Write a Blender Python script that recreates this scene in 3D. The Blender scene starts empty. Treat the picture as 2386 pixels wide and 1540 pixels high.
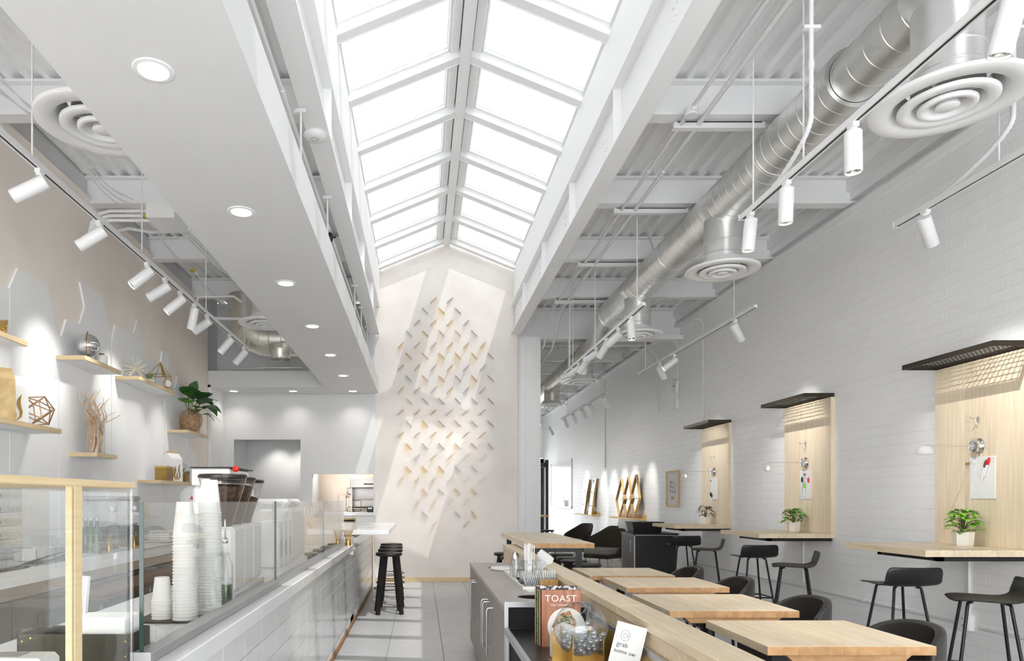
import bpy, bmesh, math, random
from mathutils import Vector, Matrix, Quaternion
random.seed(11)
R = random.Random(5)
SC = bpy.context.scene
COL = SC.collection
PI = math.pi

# ------------------------------------------------------------------ camera
FPX, VX, VY, EYE = 1590.67, 980.0, 1165.0, 1.40      # 24 mm shift lens on a 36 mm frame, eye at 1.40 m
def at(px, py, Y):
    """room point seen at photograph pixel (px, py) at distance Y"""
    return Vector(((px - VX) * Y / FPX, Y, EYE - (py - VY) * Y / FPX))
cam_d = bpy.data.cameras.new('camera')
cam_d.sensor_fit = 'HORIZONTAL'; cam_d.sensor_width = 36; cam_d.lens = 24
cam_d.shift_x = (1193 - VX) / 2386; cam_d.shift_y = (VY - 770) / 2386
cam_d.clip_start = .05; cam_d.clip_end = 200
cam = bpy.data.objects.new('camera', cam_d); COL.objects.link(cam)
cam.location = (0, 0, EYE); cam.rotation_euler = (PI/2, 0, 0)
SC.camera = cam

# ------------------------------------------------------------------ world, sun, exposure
WORLD = 3.6
PANE_T = .28
wd = bpy.data.worlds.new('sky'); SC.world = wd; wd.use_nodes = True
bg = wd.node_tree.nodes['Background']
bg.inputs[0].default_value = (.935, .968, 1, 1); bg.inputs[1].default_value = WORLD
sun_d = bpy.data.lights.new('sun', 'SUN'); sun_d.energy = 3.8; sun_d.angle = .006
sun = bpy.data.objects.new('sun', sun_d); COL.objects.link(sun)
sun.rotation_euler = Vector((-.76, 1, -2.6)).to_track_quat('-Z', 'Y').to_euler()
sun.location = (4, -6, 14)
def portal(loc, sx, sy, d):
    l = bpy.data.lights.new('daylight_portal', 'AREA'); l.shape = 'RECTANGLE'; l.size = sx; l.size_y = sy
    l.cycles.is_portal = True
    o = bpy.data.objects.new('daylight_portal', l); COL.objects.link(o); o.location = loc
    o.rotation_euler = Vector(d).to_track_quat('-Z', 'Y').to_euler(); o['kind'] = 'helper'
portal((.55, -2.45, 1.52), 8.0, 3.05, (0, 1, 0))
portal((.444, 6.8, 5.9), 2.3, 9.6, (0, 0, -1))
portal((3.1, 25.25, 1.45), 2.7, 2.8, (0, -1, 0))
SC.view_settings.view_transform = 'Standard'; SC.view_settings.look = 'None'
SC.view_settings.gamma = 1; SC.view_settings.use_curve_mapping = False
SC.view_settings.exposure = 0.94
cy = SC.cycles
cy.use_denoising = True
cy.max_bounces = 7; cy.diffuse_bounces = 6; cy.glossy_bounces = 3; cy.transparent_max_bounces = 16
cy.transmission_bounces = 3; cy.caustics_reflective = False; cy.caustics_refractive = False
cy.sample_clamp_indirect = 8
cy.use_adaptive_sampling = True; cy.adaptive_threshold = .12; cy.adaptive_min_samples = 16

# ------------------------------------------------------------------ materials
def srgb(r, g, b):
    f = lambda c: (c/255/12.92) if c/255 <= .04045 else ((c/255+.055)/1.055)**2.4
    return (f(r), f(g), f(b), 1)
MATS = {}
def mat(name, col, rough=.5, metal=0, col2=None, scale=4, stretch=(1, 1, 1), detail=4, bump=0, bscale=None,
        rnd=0, spec=.5, emit=None, estr=0, coat=0, alpha=None, ramp=(.35, .65), trans=0):
    m = bpy.data.materials.new(name); m.use_nodes = True
    nt = m.node_tree; N = nt.nodes; L = nt.links
    b = N['Principled BSDF']
    if len(col) == 3: col = srgb(*col)
    b.inputs['Base Color'].default_value = col
    b.inputs['Roughness'].default_value = rough
    b.inputs['Metallic'].default_value = metal
    b.inputs['Specular IOR Level'].default_value = spec
    if coat: b.inputs['Coat Weight'].default_value = coat; b.inputs['Coat Roughness'].default_value = .08
    if trans: b.inputs['Transmission Weight'].default_value = trans
    if emit:
        b.inputs['Emission Color'].default_value = srgb(*emit); b.inputs['Emission Strength'].default_value = estr
    if col2 is not None or bump or rnd:
        tc = N.new('ShaderNodeTexCoord'); oi = N.new('ShaderNodeObjectInfo')
        mp = N.new('ShaderNodeMapping'); mp.inputs['Scale'].default_value = stretch
        ad = N.new('ShaderNodeVectorMath'); ad.operation = 'ADD'
        mu = N.new('ShaderNodeMath'); mu.operation = 'MULTIPLY'; mu.inputs[1].default_value = 37 if rnd else 0
        L.new(oi.outputs['Random'], mu.inputs[0])
        L.new(tc.outputs['Object'], ad.inputs[0]); L.new(mu.outputs[0], ad.inputs[1])
        L.new(ad.outputs[0], mp.inputs['Vector'])
        nz = N.new('ShaderNodeTexNoise'); nz.inputs['Scale'].default_value = scale; nz.inputs['Detail'].default_value = detail
        L.new(mp.outputs[0], nz.inputs['Vector'])
        out = None
        if col2 is not None:
            if len(col2) == 3: col2 = srgb(*col2)
            cr = N.new('ShaderNodeValToRGB')
            cr.color_ramp.elements[0].position = ramp[0]; cr.color_ramp.elements[1].position = ramp[1]
            cr.color_ramp.elements[0].color = col; cr.color_ramp.elements[1].color = col2
            L.new(nz.outputs['Fac'], cr.inputs['Fac']); out = cr.outputs['Color']
        if rnd:
            hs = N.new('ShaderNodeHueSaturation')
            mr = N.new('ShaderNodeMapRange'); mr.inputs['To Min'].default_value = 1 - rnd; mr.inputs['To Max'].default_value = 1 + rnd
            L.new(oi.outputs['Random'], mr.inputs['Value']); L.new(mr.outputs[0], hs.inputs['Value'])
            if out: L.new(out, hs.inputs['Color'])
            else: hs.inputs['Color'].default_value = col
            out = hs.outputs['Color']
        if out: L.new(out, b.inputs['Base Color'])
        if bump:
            bp = N.new('ShaderNodeBump'); bp.inputs['Strength'].default_value = bump; bp.inputs['Distance'].default_value = .01
            if bscale:
                nz2 = N.new('ShaderNodeTexNoise'); nz2.inputs['Scale'].default_value = bscale; nz2.inputs['Detail'].default_value = 3
                L.new(mp.outputs[0], nz2.inputs['Vector']); L.new(nz2.outputs['Fac'], bp.inputs['Height'])
            else: L.new(nz.outputs['Fac'], bp.inputs['Height'])
            L.new(bp.outputs[0], b.inputs['Normal'])
    MATS[name] = m
    return m
def pane_mat(name, tint, refl=.04, rough=0.0, power=5, milky=0):
    """thin clear sheet: see-through, mirror-like at grazing angles"""
    m = bpy.data.materials.new(name); m.use_nodes = True
    nt = m.node_tree; N = nt.nodes; L = nt.links
    N.remove(N['Principled BSDF'])
    lw = N.new('ShaderNodeLayerWeight'); lw.inputs['Blend'].default_value = .5
    pw = N.new('ShaderNodeMath'); pw.operation = 'POWER'; pw.inputs[1].default_value = power
    L.new(lw.outputs['Facing'], pw.inputs[0])
    ma = N.new('ShaderNodeMath'); ma.operation = 'MULTIPLY_ADD'; ma.inputs[1].default_value = 1 - refl; ma.inputs[2].default_value = refl
    L.new(pw.outputs[0], ma.inputs[0])
    t = N.new('ShaderNodeBsdfTransparent'); t.inputs[0].default_value = (*tint, 1)
    g = N.new('ShaderNodeBsdfGlossy'); g.inputs['Roughness'].default_value = rough
    mx = N.new('ShaderNodeMixShader')
    L.new(ma.outputs[0], mx.inputs[0]); L.new(t.outputs[0], mx.inputs[1]); L.new(g.outputs[0], mx.inputs[2])
    last = mx
    if milky:
        d = N.new('ShaderNodeBsdfTranslucent'); d.inputs[0].default_value = (.9, .9, .9, 1)
        d2 = N.new('ShaderNodeBsdfDiffuse'); d2.inputs[0].default_value = (.9, .9, .9, 1)
        m3 = N.new('ShaderNodeMixShader'); m3.inputs[0].default_value = .5
        L.new(d.outputs[0], m3.inputs[1]); L.new(d2.outputs[0], m3.inputs[2])
        m2 = N.new('ShaderNodeMixShader'); m2.inputs[0].default_value = milky
        L.new(mx.outputs[0], m2.inputs[1]); L.new(m3.outputs[0], m2.inputs[2]); last = m2
    L.new(last.outputs[0], N['Material Output'].inputs[0])
    MATS[name] = m
    return m

mat('white_paint', (240, 240, 239), .55)
mat('ceiling_paint', (238, 238, 238), .6)
mat('steel_paint', (240, 240, 240), .5)
mat('deck_paint', (248, 248, 248), .55)
mat('soffit_paint', (222, 222, 221), .5, col2=(219, 219, 219), scale=1.2)
mat('brick_paint', (248, 248, 248), .42, bump=.25, scale=26, rnd=.015)
mat('mortar_paint', (243, 243, 243), .5)
mat('plaster_beige', (249, 241, 232), .8, col2=(240, 230, 220), scale=1.6, detail=6, bump=.08, ramp=(.3, .7))
mat('plaster_feature', (235, 229, 223), .6, col2=(225, 218, 212), scale=2.2, detail=7, bump=.06, ramp=(.35, .7))
mat('bulkhead_paint', (214, 214, 215), .6)
mat('board_white', (244, 244, 244), .45)
mat('grey_wall', (222, 222, 222), .55, col2=(217, 217, 217), scale=.8)
mat('floor_tile', (192, 192, 192), .38, col2=(178, 178, 178), scale=7, stretch=(.35, 9, 1), detail=6, rnd=.03)
mat('floor_joint', (140, 140, 140), .7)
mat('counter_tile', (226, 226, 225), .12, rnd=.012, bump=.03, scale=9)
mat('grout', (240, 240, 238), .8)
mat('quartz', (238, 238, 238), .16, col2=(232, 232, 233), scale=3)
mat('kick_wood', (150, 112, 70), .5)
mat('alu', (190, 190, 190), .35, 1)
mat('alu_satin', (188, 188, 188), .45, .85)
mat('steel', (176, 172, 168), .32, 1, col2=(160, 156, 152), scale=3, stretch=(1, 20, 1))
mat('galv', (238, 238, 236), .36, .9, col2=(222, 223, 221), scale=3.5, detail=8, bump=.02)
mat('galv_far', (232, 230, 222), .36, .9, col2=(216, 214, 204), scale=3.5, detail=8)
mat('chrome', (225, 225, 225), .08, 1)
mat('gold', (205, 172, 104), .3, 1, col2=(188, 150, 82), scale=5)
mat('gold_paper', (206, 180, 128), .4, .55, col2=(180, 150, 98), scale=14, bump=.4)
mat('rose_gold', (196, 158, 120), .32, 1)
mat('brass_sheet', (166, 136, 78), .3, 1, col2=(140, 110, 58), scale=3, stretch=(1, 1, 4))
mat('maple', (234, 218, 190), .35, col2=(223, 201, 167), scale=5, stretch=(9, .7, 9), detail=6, rnd=.06)
mat('maple_end', (206, 164, 116), .45, col2=(190, 142, 92), scale=20, rnd=.1)
mat('maple_x', (226, 206, 174), .38, col2=(212, 188, 152), scale=5, stretch=(.7, 9, 9), detail=6, rnd=.05)
mat('panel_wood', (238, 222, 197), .42, col2=(228, 208, 178), scale=5, stretch=(9, 9, .55), detail=6, rnd=.05)
mat('ledge_wood', (222, 186, 126), .45, col2=(206, 166, 104), scale=6, stretch=(9, 1, 9), rnd=.04)
mat('shelf_edge', (224, 202, 162), .45, col2=(214, 190, 146), scale=9, stretch=(1, .5, 9))
mat('black_metal', (24, 24, 24), .42, .2)
mat('black_plastic', (26, 26, 26), .38)
mat('black_wood', (28, 26, 25), .45, col2=(40, 37, 34), scale=9, stretch=(1, 1, .2))
mat('leather', (36, 34, 33), .38, bump=.12, scale=160, col2=(46, 43, 41))
mat('fabric_olive', (62, 56, 42), .85, col2=(46, 42, 34), scale=30, bump=.3)
mat('fabric_dark', (44, 36, 30), .85, col2=(34, 28, 24), scale=30, bump=.3)
mat('fabric_grey', (150, 148, 142), .9, col2=(128, 126, 120), scale=60)
mat('bronze_hood', (66, 60, 52), .42, .7)
mat('laminate', (148, 140, 132), .42, col2=(136, 128, 121), scale=5, stretch=(9, 9, .4))
mat('concrete_top', (172, 164, 158), .34, col2=(160, 153, 148), scale=3.5, stretch=(2, .6, 1), detail=6)
mat('dark_edge', (40, 38, 36), .5)
mat('tray_steel', (86, 84, 82), .3, .8, col2=(70, 68, 66), scale=5)
mat('void_black', (12, 12, 12), .8)
mat('white_plastic', (235, 235, 234), .3)
mat('head_white', (226, 226, 226), .32)
mat('paper', (242, 241, 238), .8)
mat('cup_paper', (240, 239, 235), .55)
mat('napkin', (244, 244, 242), .9)
mat('beans', (46, 28, 18), .6, col2=(92, 62, 40), scale=70, detail=2, bump=.8, ramp=(.42, .62))
mat('hopper_lid', (36, 26, 22), .3)
mat('brown_door', (104, 88, 72), .3, .55, col2=(92, 78, 64), scale=2)
mat('fridge_front', (122, 112, 98), .32, .6)
mat('dark_wood', (112, 76, 44), .5, col2=(88, 58, 34), scale=8, stretch=(1, 6, 6))
mat('cab_brown', (58, 40, 30), .4)
mat('olive_metal', (62, 58, 44), .4, .7)
mat('leaf_lime', (142, 200, 60), .42, col2=(112, 176, 44), scale=12, rnd=.15)
mat('leaf_mid', (108, 176, 58), .42, col2=(78, 146, 44), scale=12, rnd=.15)
mat('leaf_dark', (56, 112, 44), .4, col2=(30, 78, 30), scale=26, rnd=.15)
mat('leaf_pale', (120, 172, 92), .45, col2=(160, 196, 130), scale=18, rnd=.1)
mat('leaf_red', (84, 40, 36), .45, col2=(52, 58, 40), scale=20, rnd=.2)
mat('leaf_succ', (128, 160, 92), .5, col2=(100, 132, 74), scale=18, rnd=.1)
mat('stem', (96, 104, 62), .6)
mat('soil', (70, 54, 42), .9, col2=(48, 38, 30), scale=60, bump=.6)
mat('ceramic', (238, 234, 226), .25)
mat('basket', (222, 190, 150), .7, col2=(196, 158, 118), scale=10, stretch=(10, 10, .4))
mat('willow', (196, 156, 118), .55, col2=(226, 204, 176), scale=9)
mat('red_plastic', (205, 30, 26), .35)
mat('yellow_plastic', (222, 190, 30), .5)
mat('book_toast', (150, 92, 66), .45, col2=(176, 122, 92), scale=8, stretch=(6, 1, .5), detail=6)
mat('book_green', (168, 186, 130), .6, col2=(120, 150, 96), scale=9)
mat('book_tan', (186, 142, 82), .6)
mat('book_red', (110, 34, 32), .6, col2=(220, 206, 196), scale=60, detail=1, ramp=(.5, .58))
mat('book_dark', (60, 56, 58), .6, col2=(210, 206, 204), scale=50, detail=1, ramp=(.48, .56))
mat('pages', (226, 220, 206), .9, col2=(206, 200, 186), scale=90, stretch=(.2, 30, .2))
mat('text_light', (236, 228, 222), .6)
mat('text_dark', (70, 70, 70), .7)
mat('toast_crust', (150, 84, 36), .6, col2=(226, 190, 140), scale=60, detail=2)
mat('toast_green', (70, 100, 44), .6, col2=(210, 196, 170), scale=80, detail=1, ramp=(.45, .6))
mat('bristle', (216, 178, 112), .8)
mat('bag_kraft', (214, 190, 142), .6, col2=(188, 158, 106), scale=9, bump=.5)
mat('window_dark', (28, 24, 22), .5)
mat('print_ink', (110, 108, 104), .8)
mat('glow_lens', (255, 250, 240), .5, emit=(255, 247, 232), estr=6)
mat('glow_disc', (255, 252, 246), .5, emit=(255, 249, 240), estr=2.4)
mat('wax', (238, 232, 210), .5)
mat('stone', (120, 122, 116), .8, col2=(90, 92, 88), scale=20)
mat('green_bottle', (70, 96, 60), .12, 0, spec=.6)
mat('mirror', (232, 230, 222), .03, 1)
mat('dim_glass_dark', (58, 54, 40), .1, .3)
mat('stainless_warm', (196, 182, 168), .35, .9)
mat('food_brown', (172, 112, 66), .7, col2=(120, 72, 40), scale=40)
pane_mat('pane_sky', (PANE_T**.5,)*3, .03)
pane_mat('glass_clear', (.985, .992, .988), .03)
pane_mat('glass_jar', (.97, .98, .98), .07, 0, 3)
pane_mat('glass_bowl', (.97, .975, .975), .09, 0, 2.6)
pane_mat('acrylic_clear', (.93, .94, .95), .08, .02, 3)
pane_mat('marble_glass', (.9, .93, .95), .22, .0, 2)
pane_mat('fin_gold', (.92**.5, .60**.5, .10**.5), .1, .05, 3)
pane_mat('fin_rose', (.90**.5, .62**.5, .38**.5), .1, .05, 3)
pane_mat('fin_silver', (.60**.5, .60**.5, .60**.5), .12, .05, 3)
pane_mat('globe_glass', (.95, .95, .95), .08, 0, 3, milky=.12)
pane_mat('globe_milk', (.9, .9, .9), .06, 0, 4, milky=.8)
pane_mat('hopper_clear', (.94, .93, .93), .08, .02, 3)
mat('glass_edge', (46, 66, 62), .12)
def m_(x): return MATS[x] if isinstance(x, str) else x

# ------------------------------------------------------------------ mesh helpers
def rotto(d, src=(0, 0, 1)):
    return Vector(src).rotation_difference(Vector(d).normalized()).to_matrix().to_4x4()
def T(x, y, z): return Matrix.Translation((x, y, z))
class G:
    def __init__(s): s.v = []; s.f = []; s.sm = []; s.mi = []; s.cm = 0
    def add(s, vs, fs, smooth=False, M=None):
        n = len(s.v)
        s.v += [tuple(M @ Vector(p)) for p in vs] if M is not None else [tuple(p) for p in vs]
        s.f += [tuple(i + n for i in f) for f in fs]; s.sm += [smooth]*len(fs); s.mi += [s.cm]*len(fs)
        return s
    def box(s, x0, x1, y0, y1, z0, z1, M=None):
        return s.add([(x0,y0,z0),(x1,y0,z0),(x1,y1,z0),(x0,y1,z0),(x0,y0,z1),(x1,y0,z1),(x1,y1,z1),(x0,y1,z1)],
                     [(0,3,2,1),(4,5,6,7),(0,1,5,4),(1,2,6,5),(2,3,7,6),(3,0,4,7)], M=M)
    def cbox(s, x0, x1, y0, y1, z0, z1, c=.004, M=None):
        vs = []
        for x, sx in ((x0, 1), (x1, -1)):
            for y, sy in ((y0, 1), (y1, -1)):
                for z, sz in ((z0, 1), (z1, -1)):
                    vs += [(x, y+sy*c, z+sz*c), (x+sx*c, y, z+sz*c), (x+sx*c, y+sy*c, z)]
        i = lambda a, b, d, k: ((a*2+b)*2+d)*3+k
        fs = [(i(0,0,0,0),i(0,0,1,0),i(0,1,1,0),i(0,1,0,0)), (i(1,0,0,0),i(1,1,0,0),i(1,1,1,0),i(1,0,1,0)),
              (i(0,0,0,1),i(1,0,0,1),i(1,0,1,1),i(0,0,1,1)), (i(0,1,0,1),i(0,1,1,1),i(1,1,1,1),i(1,1,0,1)),
              (i(0,0,0,2),i(0,1,0,2),i(1,1,0,2),i(1,0,0,2)), (i(0,0,1,2),i(1,0,1,2),i(1,1,1,2),i(0,1,1,2))]
        for d in (0, 1):                      # edges along x
            for b in (0, 1):
                q = (i(0,b,d,1), i(0,b,d,2), i(1,b,d,2), i(1,b,d,1)); fs.append(q if b == d else q[::-1])
        for a in (0, 1):                      # edges along z
            for b in (0, 1):
                q = (i(a,b,0,0), i(a,b,0,1), i(a,b,1,1), i(a,b,1,0)); fs.append(q if a == b else q[::-1])
        for a in (0, 1):                      # edges along y
            for d in (0, 1):
                q = (i(a,0,d,2), i(a,0,d,0), i(a,1,d,0), i(a,1,d,2)); fs.append(q if a == d else q[::-1])
        for a in (0, 1):
            for b in (0, 1):
                for d in (0, 1):
                    q = (i(a,b,d,0), i(a,b,d,2), i(a,b,d,1)); fs.append(q if (a+b+d) % 2 == 0 else q[::-1])
        return s.add(vs, fs, M=M)
    def hexa(s, p):      # 8 points: bottom ring 0-3 (ccw from above), top ring 4-7
        return s.add(p, [(0,3,2,1),(4,5,6,7),(0,1,5,4),(1,2,6,5),(2,3,7,6),(3,0,4,7)])
    def prism(s, poly, d, M=None):
        """flat polygon (3-D points) pushed along vector d"""
        P = [Vector(p) for p in poly]; d = Vector(d); n = len(P)
        nrm = Vector((0, 0, 0))
        for k in range(n): nrm += P[k].cross(P[(k+1) % n])
        if nrm.dot(d) > 0: P = P[::-1]
        vs = [tuple(p) for p in P] + [tuple(p+d) for p in P]
        fs = [tuple(range(n)), tuple(range(2*n-1, n-1, -1))] + [((k+1) % n, k, k+n, (k+1) % n+n) for k in range(n)]
        return s.add(vs, fs, M=M)
    def bar(s, a, b, w, h, up=(0, 0, 1), M=None):
        """square bar from a to b, w across, h along up"""
        a = Vector(a); b = Vector(b); d = (b-a).normalized(); up = Vector(up)
        x = d.cross(up)
        if x.length < 1e-5: x = d.cross(Vector((1, 0, 0)))
        x.normalize(); u = x.cross(d).normalized()
        r = [x*w/2*sx + u*h/2*sy for sx, sy in ((-1,-1),(1,-1),(1,1),(-1,1))]
        return s.add([a+q for q in r]+[b+q for q in r], [(0,3,2,1),(4,5,6,7),(0,1,5,4),(1,2,6,5),(2,3,7,6),(3,0,4,7)][:], M=M)
    def tube(s, pts, r, n=8, caps=True, closed=False, M=None, smooth=True):
        P = [Vector(p) for p in pts]; k = len(P)
        rs = r if isinstance(r, (list, tuple)) else [r]*k
        tan = []
        for i in range(k):
            if closed: t = P[(i+1) % k]-P[i-1]
            elif i == 0: t = P[1]-P[0]
            elif i == k-1: t = P[-1]-P[-2]
            else: t = (P[i+1]-P[i]).normalized()+(P[i]-P[i-1]).normalized()
            tan.append(t.normalized() if t.length > 1e-9 else Vector((0, 0, 1)))
        a = tan[0].orthogonal().normalized(); vs = []
        for i in range(k):
            if i: a = tan[i-1].rotation_difference(tan[i]) @ a
            b = tan[i].cross(a)
            vs += [P[i]+(a*math.cos(2*PI*j/n)+b*math.sin(2*PI*j/n))*rs[i] for j in range(n)]
        fs = []
        for i in range(k if closed else k-1):
            i2 = (i+1) % k
            for j in range(n): fs.append((i*n+j, i*n+(j+1) % n, i2*n+(j+1) % n, i2*n+j))
        s.add(vs, fs, smooth, M)
        if caps and not closed:
            s.add(vs[:n], [tuple(range(n-1, -1, -1))], False, M); s.add(vs[-n:], [tuple(range(n))], False, M)
        return s
    def lathe(s, prof, n=24, M=None, smooth=True, brk=35):
        """profile [(r, z)...] running upward on the outside; hard corners split"""
        runs = [[prof[0]]]
        for k in range(1, len(prof)):
            runs[-1].append(prof[k])
            if k < len(prof)-1:
                a = Vector((prof[k][0]-prof[k-1][0], prof[k][1]-prof[k-1][1])); b = Vector((prof[k+1][0]-prof[k][0], prof[k+1][1]-prof[k][1]))
                if a.length > 1e-9 and b.length > 1e-9 and math.degrees(a.angle(b)) > brk: runs.append([prof[k]])
        for run in runs:
            vs = []; fs = []
            for (r, z) in run:
                vs += [(max(r, 1e-5)*math.cos(2*PI*j/n), max(r, 1e-5)*math.sin(2*PI*j/n), z) for j in range(n)]
            for i in range(len(run)-1):
                for j in range(n): fs.append((i*n+j, i*n+(j+1) % n, (i+1)*n+(j+1) % n, (i+1)*n+j))
            s.add(vs, fs, smooth, M)
        return s
    def ball(s, c, r, n=12, m=8, M=None, sq=1):
        vs = []; fs = []
        for i in range(m+1):
            t = PI*i/m
            vs += [(c[0]+r*math.sin(t)*math.cos(2*PI*j/n), c[1]+r*math.sin(t)*math.sin(2*PI*j/n), c[2]-r*sq*math.cos(t)) for j in range(n)]
        for i in range(m):
            for j in range(n): fs.append((i*n+j, i*n+(j+1) % n, (i+1)*n+(j+1) % n, (i+1)*n+j))
        return s.add(vs, fs, True, M)
    def leaf(s, base, d, up, L, W, droop=.25, fold=.15, n=6, shape=1.0):
        base = Vector(base); d = Vector(d).normalized(); up = Vector(up)
        x = d.cross(up)
        if x.length < 1e-4: x = d.cross(Vector((1, 0, 0)))
        x.normalize(); u = x.cross(d).normalized(); vs = []; fs = []
        for i in range(n+1):
            t = i/n; w = W/2*math.sin(PI*min(1, t**(.75*shape)*.97+.02))
            p = base + d*L*t*(1-.12*droop*t) - Vector((0, 0, 1))*droop*L*t*t
            vs += [p-x*w+u*fold*w, p, p+x*w+u*fold*w]
        for i in range(n):
            a = i*3; fs += [(a, a+1, a+4, a+3), (a+1, a+2, a+5, a+4)]
        return s.add(vs, fs, True)
    def build(s, name, material, parent=None, world=False, mods=None, mats=None):
        me = bpy.data.meshes.new(name)
        v = s.v
        if parent is not None and world:
            inv = world_inv(parent); v = [tuple(inv @ Vector(p)) for p in s.v]
        me.from_pydata(v, [], s.f); me.update()
        me.polygons.foreach_set('use_smooth', s.sm)
        for k in ([material] + list(mats or [])): me.materials.append(m_(k))
        if mats: me.polygons.foreach_set('material_index', s.mi)
        o = bpy.data.objects.new(name, me); COL.objects.link(o)
        if parent is not None: o.parent = parent
        return o
def world_inv(p):
    M = Matrix.Identity(4)
    while p is not None:
        M = Matrix.LocRotScale(p.location, p.rotation_euler, p.scale) @ M; p = p.parent
    return M.inverted()
def tag(o, label, cat, group=None, kind=None):
    o['label'] = label; o['category'] = cat
    if group: o['group'] = group
    if kind: o['kind'] = kind
    return o
def thing(name, label, cat, loc=(0, 0, 0), rz=0, group=None, kind=None):
    o = bpy.data.objects.new(name, None); COL.objects.link(o); o.empty_display_size = .05
    o.location = loc; o.rotation_euler = (0, 0, rz)
    return tag(o, label, cat, group, kind)
def structure(o):
    o['kind'] = 'structure'; return o
def copy_tree(o, parent=None):
    c = o.copy(); COL.objects.link(c); c.parent = parent
    for ch in list(o.children): copy_tree(ch, c)
    return c
def place(root, first, loc, rz=0, label=None):
    o = root if first else copy_tree(root)
    o.location = loc; o.rotation_euler = (0, 0, rz)
    if label: o['label'] = label
    return o
def inst(mesh_obj, name, parent, loc, rot=None, mat_=None):
    """another object on the same mesh data"""
    o = bpy.data.objects.new(name, mesh_obj.data); COL.objects.link(o); o.parent = parent; o.location = loc
    if rot: o.rotation_euler = rot
    return o
def text(body, size, name, material, parent, M, extrude=.0006, space=1.0, align='CENTER'):
    c = bpy.data.curves.new(name, 'FONT'); c.body = body; c.size = size; c.extrude = extrude; c.space_character = space
    c.align_x = align; c.align_y = 'CENTER'; c.resolution_u = 3
    tmp = bpy.data.objects.new(name, c); COL.objects.link(tmp)
    me = bpy.data.meshes.new_from_object(tmp.evaluated_get(bpy.context.evaluated_depsgraph_get()))
    bpy.data.objects.remove(tmp); bpy.data.curves.remove(c)
    me.name = name; me.materials.clear(); me.materials.append(m_(material))
    o = bpy.data.objects.new(name, me); COL.objects.link(o); o.parent = parent; o.matrix_local = M
    return o
def arc(c, r, a0, a1, n, plane='xz'):
    out = []
    for k in range(n+1):
        t = a0+(a1-a0)*k/n; p, q = r*math.cos(t), r*math.sin(t)
        out.append((c[0]+p, c[1], c[2]+q) if plane == 'xz' else (c[0]+p, c[1]+q, c[2]) if plane == 'xy' else (c[0], c[1]+p, c[2]+q))
    return out

# ================================================================== THE ROOM
XR, XL = 4.56, -3.41          # faces of the brick wall and of the plaster wall
YB = 11.68                    # feature wall
YF, YE = -2.5, 25.2           # open shop front behind the camera, far end of the room
ZD = 4.75                     # underside of the roof deck
SX0, SX1, SXC = -.705, 1.594, .444      # skylight opening
ZE, ZA = 5.32, 5.79                     # skylight eaves and ridge

# ---- floor
g = G(); g.box(-3.5, 4.7, YF, YE, -.10, -.006)
floor = structure(g.build('floor', 'floor_joint'))
g = G(); g.cbox(0, .504, 0, .826, -.02, 0, .0015); tile0 = g.build('floor_tile', 'floor_tile', floor)
first = True
g = G()
for xi in range(-6, 11):
    x = -.81 + .51*xi
    for k in range(-10, 25):
        y = 5.45 + .83*k - (.28 if xi % 2 else 0)
        if y < YF or y > YE or x < -3.9 or x > 4.5: continue
        if 0 <= xi < 5 and 0 <= k < 8:
            if first: tile0.location = (x, y, 0); first = False
            else: inst(tile0, 'floor_tile', floor, (x, y, 0))
        else: g.box(max(x, -3.46), min(x+.504, 4.6), y, y+.826, -.02, 0)
o = g.build('distant_tiles', 'floor_tile', floor); o['kind'] = 'stuff'

# ---- right wall of painted brick
g = G(); g.box(4.553, 4.75, YF, YE, 0, 4.95)
wall_r = structure(g.build('wall_right', 'mortar_paint'))
BL, BH, J = .4064, .1016, .009
def brick(g, x0=0.0, M=None):
    c = .004; l = BL-J; h = BH-J
    g.add([(0, 0, 0), (0, l, 0), (0, l, h), (0, 0, h), (-.010, c, c), (-.010, l-c, c), (-.010, l-c, h-c), (-.010, c, h-c)],
          [(4, 7, 6, 5), (0, 4, 5, 1), (1, 5, 6, 2), (2, 6, 7, 3), (3, 7, 4, 0)], M=M)
units = (5.03, 7.51, 10.0)
spots_b = []
for r in range(46):
    z = r*BH + J/2
    for k in range(-7, 62):
        y = k*BL + (BL/2 if r % 2 else 0) + J/2
        if y < YF or y > YE-.4: continue
        px = VX + FPX*(XR)/max(y, .1); py = VY - FPX*(z-EYE)/max(y, .1)
        seen = y > 4.75 and py > -40 and py < 1560
        hid = any(u-.02 < y and y+BL < u+.98 and .95 < z < 2.45 for u in units)
        spots_b.append((0 if seen and not hid else 1, y, z))
spots_b.sort()
g = G(); brick(g); b0 = g.build('brick', 'brick_paint', wall_r); b0.location = (XR+.002, spots_b[0][1], spots_b[0][2])
for (s_, y, z) in spots_b[1:300]: inst(b0, 'brick', wall_r, (XR+.002, y, z))
g = G()
for (s_, y, z) in spots_b[300:]: brick(g, M=T(XR+.002, y, z))
o = g.build('remaining_bricks', 'brick_paint', wall_r); o['kind'] = 'stuff'

# ---- left wall: smooth bulkhead wall with a plaster skin up to 4.52 m
g = G(); g.box(-3.75, -3.47, YF, YB, 0, 4.95)
wall_l = structure(g.build('wall_left', 'bulkhead_paint'))
g = G(); g.cbox(-3.47, XL, YF, 10.94, 0, 4.52, .003); g.build('plaster_skin', 'plaster_beige', wall_l)

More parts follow.
